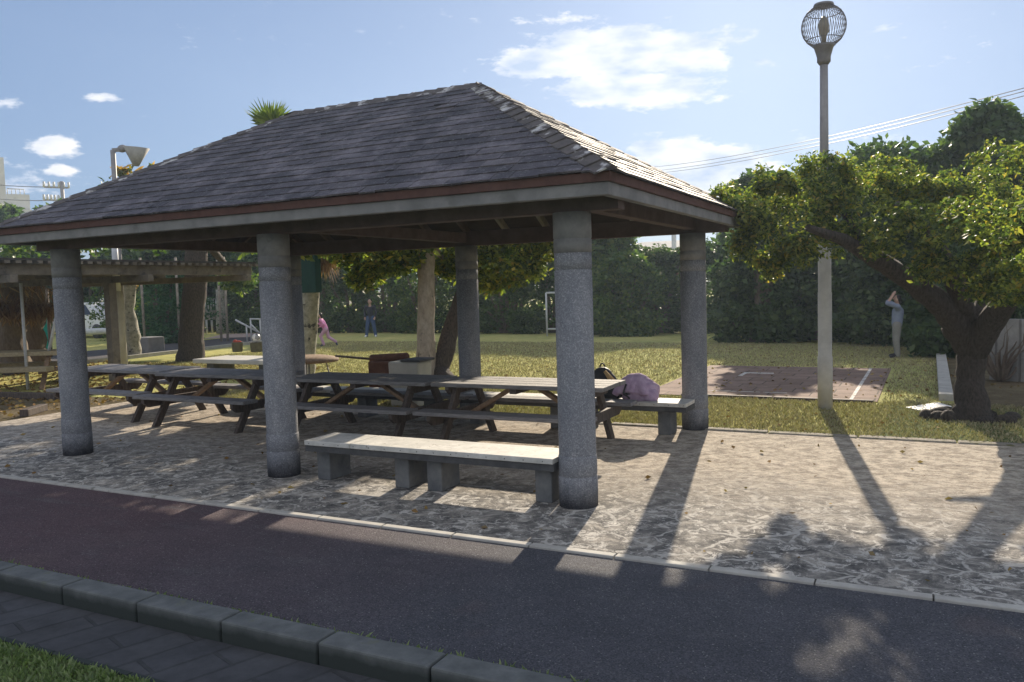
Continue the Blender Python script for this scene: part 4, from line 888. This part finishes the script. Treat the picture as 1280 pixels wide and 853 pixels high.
# ------------------------------------------------------------------ people
def skin_m(): return simple('skin', (.42, .26, .19), (.48, .31, .23), 6, bs=0, rough=.6)
M_skin = skin_m(); M_hair = simple('dark_hair', (.012, .01, .009), (.03, .025, .02), 20, rough=.5)
def person(base, face, hgt, J, label, cols, hairlen=0):
    """J: joints in body space (x right, y forward, z up, unit = standing height)"""
    o = empty('person', base, label, 'person'); R_ = Matrix.Rotation(face, 3, 'Z')
    T = lambda p: Vector(base)+R_@(Vector(p)*hgt)
    def chain(mb, pts, rad): mb.tube([T(p) for p in pts], [r*hgt for r in rad], 12); [mb.ball(T(p), r*hgt, 10, 7) for p, r in zip(pts, rad)]
    b = MB(); pel, che, nek, hea = J['pelvis'], J['chest'], J['neck'], J['head']
    chain(b, [pel, che], [.068, .078]); chain(b, [che, nek], [.075, .034]); chain(b, [nek, hea], [.034, .034])
    b.ball(T(hea), (.046*hgt, .055*hgt, .068*hgt), 16, 12)
    fwd = Vector(J.get('fwd', (0, 1, 0))).normalized()
    b.ball(T(Vector(hea)+fwd*.056+Vector((0, 0, -.008))), .011*hgt, 8, 6)
    for s in ('l', 'r'):
        sg = -1 if s == 'l' else 1
        b.ball(T(Vector(hea)+Vector((sg*.047, 0, -.005))), .013*hgt, 8, 6)
        sh_, el, ha = J['shoulder_'+s], J['elbow_'+s], J['hand_'+s]; chain(b, [che, sh_], [.05, .036]); chain(b, [sh_, el, ha], [.034, .027, .018])
        hd_ = (Vector(ha)-Vector(el)).normalized(); sd_ = hd_.cross(Vector((0, 1, .3))).normalized()
        chain(b, [ha, Vector(ha)+hd_*.045], [.017, .018])
        for q in range(4): f0_ = Vector(ha)+hd_*.05+sd_*(.009*(q-1.5)); f1_ = f0_+hd_*(.036-.004*abs(q-1.3)); b.tube([T(f0_), T(f0_.lerp(f1_, .5)+Vector((0, .003, 0))), T(f1_+Vector((0, .008, 0)))], .0055*hgt, 6)
        f0_ = Vector(ha)+hd_*.02+sd_*.016; b.tube([T(f0_), T(f0_+hd_*.02+sd_*.014), T(f0_+hd_*.038+sd_*.016)], .006*hgt, 6)
        hp, kn, an, to = J['hip_'+s], J['knee_'+s], J['ankle_'+s], J['toe_'+s]; chain(b, [pel, hp], [.06, .056]); chain(b, [hp, kn, an], [.054, .037, .023]); chain(b, [an, to], [.024, .018])
    body = b.build('body', M_skin, o, 0, .0075*hgt)
    sm = MB(); chain(sm, [Vector(pel)+Vector((0, 0, .0)), che], [.079, .088]); chain(sm, [che, Vector(che).lerp(Vector(nek), .55)], [.086, .05])
    for s in ('l', 'r'):
        sh_, el, ha = map(Vector, (J['shoulder_'+s], J['elbow_'+s], J['hand_'+s])); chain(sm, [che, sh_], [.058, .045])
        chain(sm, [sh_, el]+([el.lerp(ha, .85)] if cols.get('long', True) else []), [.044, .036]+([.028] if cols.get('long', True) else []))
    sm.build('shirt', cols['shirt'], o, 0, .009*hgt)
    tm = MB()
    for s in ('l', 'r'): hp, kn, an = J['hip_'+s], J['knee_'+s], J['ankle_'+s]; chain(tm, [pel, hp], [.076, .068]); chain(tm, [hp, kn, an], [.066, .052, .040])
    tm.build('trousers', cols['trousers'], o, 0, .009*hgt)
    for s in ('l', 'r'): m_ = MB(); chain(m_, [J['ankle_'+s], Vector(J['toe_'+s])], [.030, .024]); m_.build('shoe', cols['shoes'], o, 0, .008*hgt)
    hm = MB(); hm.ball(T(Vector(hea)-fwd*.016+Vector((0, 0, .016))), (.052*hgt, .056*hgt, .062*hgt), 16, 12)
    if hairlen: hm.ball(T(Vector(hea)-fwd*.035+Vector((0, 0, -hairlen*.5))), (.045*hgt, .03*hgt, (hairlen*.5+.03)*hgt), 12, 10)
    hm.build('hair', M_hair, o, 0, .01*hgt); return o
M_greysh = simple('pale_grey_shirt', (.17, .20, .27), (.24, .27, .34), 9, bs=.4); M_khaki = simple('khaki_trousers', (.20, .19, .165), (.27, .26, .23), 9, bs=.4)
man = dict(pelvis=(0, 0, .52), chest=(0, -.015, .72), neck=(0, -.01, .83), head=(0, .0, .915), fwd=(0, 1, .35),
    shoulder_l=(-.105, -.01, .80), elbow_l=(-.15, .14, .86), hand_l=(-.05, .05, .985), shoulder_r=(.105, -.01, .80), elbow_r=(.16, .12, .875), hand_r=(.05, .06, .985),
    hip_l=(-.05, 0, .51), knee_l=(-.075, .01, .27), ankle_l=(-.09, -.01, .04), toe_l=(-.10, .09, .022), hip_r=(.05, 0, .51), knee_r=(.07, .01, .27), ankle_r=(.085, -.01, .04), toe_r=(.10, .09, .022))
person(G(1121, 447), math.radians(95), 1.36, man, 'person in blue grey shirt and khaki trousers shading their eyes with raised arms', dict(shirt=M_greysh, trousers=M_khaki, shoes=M_black, long=False), .05)
M_pink = simple('pink_top', (.62, .22, .44), (.72, .30, .52), 9, bs=.3); M_pinkt = simple('pale_pink_trousers', (.50, .28, .40), (.60, .36, .48), 9, bs=.3)
ch = dict(pelvis=(0, 0, .50), chest=(0, .09, .69), neck=(0, .13, .80), head=(0, .15, .90), fwd=(0, 1, 0),
    shoulder_l=(-.10, .12, .77), elbow_l=(-.15, .02, .64), hand_l=(-.13, .14, .57), shoulder_r=(.10, .12, .77), elbow_r=(.15, .20, .64), hand_r=(.12, .30, .68),
    hip_l=(-.05, 0, .49), knee_l=(-.06, .14, .30), ankle_l=(-.06, .06, .06), toe_l=(-.06, .14, .022), hip_r=(.05, 0, .49), knee_r=(.06, -.06, .26), ankle_r=(.06, -.27, .12), toe_r=(.06, -.30, .03))
person(G(408, 433), math.radians(117), 1.12, ch, 'small child in pink top and pale pink trousers running on the lawn', dict(shirt=M_pink, trousers=M_pinkt, shoes=simple('blue_shoe', (.03, .05, .1), (.05, .08, .14), 5, bs=0)), .07)
M_navy = simple('navy_top', (.02, .022, .03), (.03, .033, .045), 9, bs=.3); M_jean = simple('blue_jeans', (.04, .07, .15), (.06, .10, .20), 9, bs=.3)
ad = dict(pelvis=(0, 0, .52), chest=(0, -.01, .72), neck=(0, 0, .83), head=(0, .01, .925), fwd=(0, 1, 0),
    shoulder_l=(-.11, 0, .80), elbow_l=(-.15, -.02, .65), hand_l=(-.13, .06, .52), shoulder_r=(.11, 0, .80), elbow_r=(.15, -.02, .65), hand_r=(.13, .06, .52),
    hip_l=(-.05, 0, .51), knee_l=(-.085, .01, .28), ankle_l=(-.12, -.01, .04), toe_l=(-.14, .08, .022), hip_r=(.05, 0, .51), knee_r=(.085, .01, .28), ankle_r=(.12, -.01, .04), toe_r=(.14, .08, .022))
person(G(464, 421.5), math.radians(205), 1.45, ad, 'person in dark navy top and blue jeans standing in the shade by the hedge', dict(shirt=M_navy, trousers=M_jean, shoes=M_white), .0)

# ------------------------------------------------------------------ far things
# white goal frame by the hedge
gl = G(684, 420.5); m = MB(); m.tube([gl, gl+Vector((0, 0, 1.5))], .035, 8); m.tube([gl+Vector((0, 0, 1.5)), gl+Vector((1.2, .2, 1.5))], .035, 8); m.tube([gl+Vector((0, 0, .25)), gl+Vector((1.2, .2, .25))], .03, 8); m.tube([gl+Vector((1.2, .2, 0)), gl+Vector((1.2, .2, 1.5))], .035, 8)
tag(m.build('goal_frame', M_rail), 'thin white goal frame standing against the dark hedge', 'goal')
# house with dark roof and red wall
M_red = simple('dark_red_wall', (.25, .07, .05), (.32, .10, .07), 2, obj=False)
p = AT(800, 330, 60); q = AT(842, 330, 60); hs_ = empty('house', (p.x, p.y, 0), 'distant house with dark red wall and grey roof under the right eave', 'house')
zt = AT(800, 312, 60).z; zr = AT(800, 300, 60).z
MB().box((p.x-1.5, p.y, 0), (q.x+.5, p.y+7, zt)).build('wall', M_red, hs_)
m = MB(); x0, x1, y0, y1 = p.x-2, q.x+.7, p.y-.5, p.y+7.5
m.add([(x0, y0, zt+.01), (x1, y0, zt+.01), (x1, y1, zt+.01), (x0, y1, zt+.01), (x0+1, (y0+y1)/2, zr), (x1-1, (y0+y1)/2, zr)], [(0, 1, 5, 4), (1, 2, 5), (2, 3, 4, 5), (3, 0, 4), (3, 2, 1, 0)]); m.build('roof', simple('grey_roof', (.10, .11, .13), (.15, .16, .19), 2, obj=False), hs_)
MB().box((p.x+1, p.y-.05, zt-2.3), (p.x+2.2, p.y-.001, zt-1.1)).build('window', simple('house_glass', (.04, .05, .06), (.07, .08, .1), 3, bs=0, rough=.2), hs_)
p = AT(844, 400, 45); t_p = AT(843, 290, 45); tag(MB().tube([(p.x, p.y, 0), (p.x, p.y, t_p.z+.6)], .13, 10).build('utility_pole', M_rail), 'slim grey pole beside the distant red house', 'pole')
# white tower block far left
M_bld = simple('stained_white_wall', (.48, .47, .45), (.66, .65, .62), .4, obj=False, spots=(.5, .6, (.35, .34, .32)))
p = AT(4, 380, 95); bd = empty('apartment_building', (p.x, p.y, 0), 'stained white apartment block with a roof tower at the left edge', 'building')
t1 = AT(4, 197, 95).z; t2 = AT(20, 243, 95).z
def bw(pxa, pxb, zt_, name, dist, dep, z0_=0):
    a_ = AT(pxa, 380, dist); b_ = AT(pxb, 380, dist); d = Vector((b_.x-a_.x, b_.y-a_.y, 0)); n_ = Vector((-d.y, d.x, 0)).normalized()*dep
    P = [Vector((a_.x, a_.y, z0_)), Vector((b_.x, b_.y, z0_)), Vector((b_.x, b_.y, z0_))+n_, Vector((a_.x, a_.y, z0_))+n_]
    m = MB(); m.add(P+[Vector((v.x, v.y, zt_)) for v in P], [(0, 3, 2, 1), (4, 5, 6, 7), (0, 1, 5, 4), (1, 2, 6, 5), (2, 3, 7, 6), (3, 0, 4, 7)]); return m
bw(-60, 17, t1, 'tower', 95, 8).build('tower', M_bld, bd); bw(17.2, 46, t2, 'wall', 95, 8).build('wall', M_bld, bd); bw(17.5, 48, AT(20, 262, 94).z, 'parapet', 94, 1, AT(20, 267, 94).z).build('parapet', M_bld, bd)
m = MB(); q0, q1 = AT(9, 236, 95), AT(30, 237, 95); m.tube([q0, q1], .05, 5)
for k in range(5): q = q0.lerp(q1, k/4); m.tube([q, Vector((q.x, q.y, t2))], .04, 5)
m.build('roof_rail', M_rail, bd)
# utility pole with crossarms, wires
p = AT(77, 227, 70); up_ = empty('utility_pole', (p.x, p.y, 0), 'grey utility pole with two crossarms above the left roof end', 'utility pole')
MB().tube([(p.x, p.y, 0), (p.x, p.y, p.z)], [.2, .13], 10).build('pole', M_steel, up_)
for yy in (236, 252):
    a_, b_ = AT(55, yy-2, 70), AT(86 if yy < 240 else 78, yy-1, 70); c_ = MB().bar(a_, b_, .12, .12).build('crossarm', M_steel, up_)
    m = MB()
    for k in range(6): q = a_.lerp(b_, k/5); m.tube([q, q+Vector((0, 0, .4))], .08, 6)
    m.build('insulator', M_rail, c_)
def wire(a_, b_, sag, r, lab):
    m = MB(); m.tube([a_.lerp(b_, t)+Vector((0, 0, -sag*4*t*(1-t))) for t in np.linspace(0, 1, 24)], r, 4); tag(m.build('overhead_wire', M_cage), lab, 'wire', 'overhead wires')
wire(AT(-30, 228, 90), AT(56, 234, 70), .1, .03, 'upper thin wire between the white building and the utility pole')
wire(AT(-30, 246, 90), AT(58, 251, 70), .1, .03, 'lower thin wire between the white building and the utility pole')
wire(AT(790, 211, 70), AT(1330, 97, 30), .5, .014, 'uppermost of the three wires crossing the sky at right')
wire(AT(790, 216, 70), AT(1330, 101, 30), .5, .014, 'middle one of the three wires crossing the sky at right')
wire(AT(790, 219, 70), AT(1330, 107, 30), .5, .014, 'lowest of the three wires crossing the sky at right')
# floodlight on its bracket
p = AT(143, 214, 24); fl = empty('floodlight', (p.x, p.y, 0), 'grey cone shaped floodlight on a square arm above the roof end', 'street lamp')
tp = AT(141, 188, 24); e_ = AT(153, 187, 24)
MB().tube([(tp.x, tp.y, 0), tp], .065, 10).build('pole', M_steel, fl); MB().bar(tp-Vector((.03, 0, 0)), AT(156, 187, 24), .09, .09).build('arm', M_steel, fl)
c0 = AT(170, 208, 24); c1 = c0+Vector((.05, 0, .48)); MB().tube([c0, c0.lerp(c1, .4), c1], [.07, .17, .33], 20).build('lamp_head', M_kerb_pale, fl)
MB().ball(e_+Vector((0, 0, .02)), (.16, .1, .1)).build('joint', M_steel, fl)
# pale fence / paving at far right
f0 = AT(1240, 470, 15.5); f1 = AT(1330, 470, 15.0); rf_ = empty('wall', (f0.x, f0.y, 0), 'low pale block wall behind the dead shrub at the right edge', 'wall')
m = MB(); m.bar(Vector((f0.x, f0.y, .5)), Vector((f1.x, f1.y, .5)), .15, 1.0); m.build('blocks', m_bricks('pale_block_wall', (.26, .25, .23), (.32, .30, .28), (.16, .15, .14), 1, .4, .2), rf_)

# ------------------------------------------------------------------ ground cover
def scatter_leaves(name, n, rx, ry, z, size, mat, keep=None):
    P = np.column_stack([rng.uniform(*rx, n), rng.uniform(*ry, n), np.full(n, z)])
    if keep is not None: P = P[keep(P)]
    return tag(quads(name, leaves(P, [.01]*len(P), 1, size, .12, 0, .55), mat), None, None, None, 'stuff')
scatter_leaves('fallen_leaves', 2200, (-9, 8), (3.7, 16), .02, .055, L_litter)
scatter_leaves('leaf_litter', 4200, (-18, -9.8), (1.5, 9), .02, .075, L_litter)
scatter_leaves('patio_leaves', 200, (-9, 6), (-.9, 3.6), .012, .05, L_litter)
def blades(name, n, rx, ry, z, h, mat, keep=None):
    x = rng.uniform(*rx, n); y = rng.uniform(*ry, n); P = np.column_stack([x, y, np.full(n, z)])
    if keep is not None: P = P[keep(P)]
    n = len(P); a = rng.uniform(0, 2*np.pi, n); w2 = .006+.004*rng.random(n); hh = h*(.5+rng.random(n)); l = rng.normal(0, .5, (n, 2))*hh[:, None]
    s_ = np.column_stack([np.cos(a)*w2, np.sin(a)*w2, np.zeros(n)]); T = P+np.column_stack([l[:, 0], l[:, 1], hh]); mid = P+np.column_stack([l[:, 0]*.4, l[:, 1]*.4, hh*.6])
    V = np.empty((n, 4, 3)); V[:, 0] = P-s_; V[:, 1] = P+s_; V[:, 2] = T; V[:, 3] = mid-s_*.8
    return tag(quads(name, V.reshape(-1, 3), mat), None, None, None, 'stuff')
nopad = lambda P: ~((P[:, 0] > -1.6) & (P[:, 0] < 1.9) & (P[:, 1] > 6.25) & (P[:, 1] < 10.95))
blades('grass', 60000, (-9.5, 6), (3.68, 6.4), 0, .035, L_blade, nopad)
blades('lawn_grass', 90000, (-16, 2.6), (6.3, 17), 0, .035, L_blade, nopad)
blades('near_lawn_grass', 26000, (-3.4, .6), (-4.7, -3.37), -.100, .024, L_blade2)
blades('kerb_grass', 900, (-5, 3), (-2.735, -2.70), -.012, .022, L_blade2)
# limestone pebbles strewn at the patio edge
bpy.context.view_layer.update()
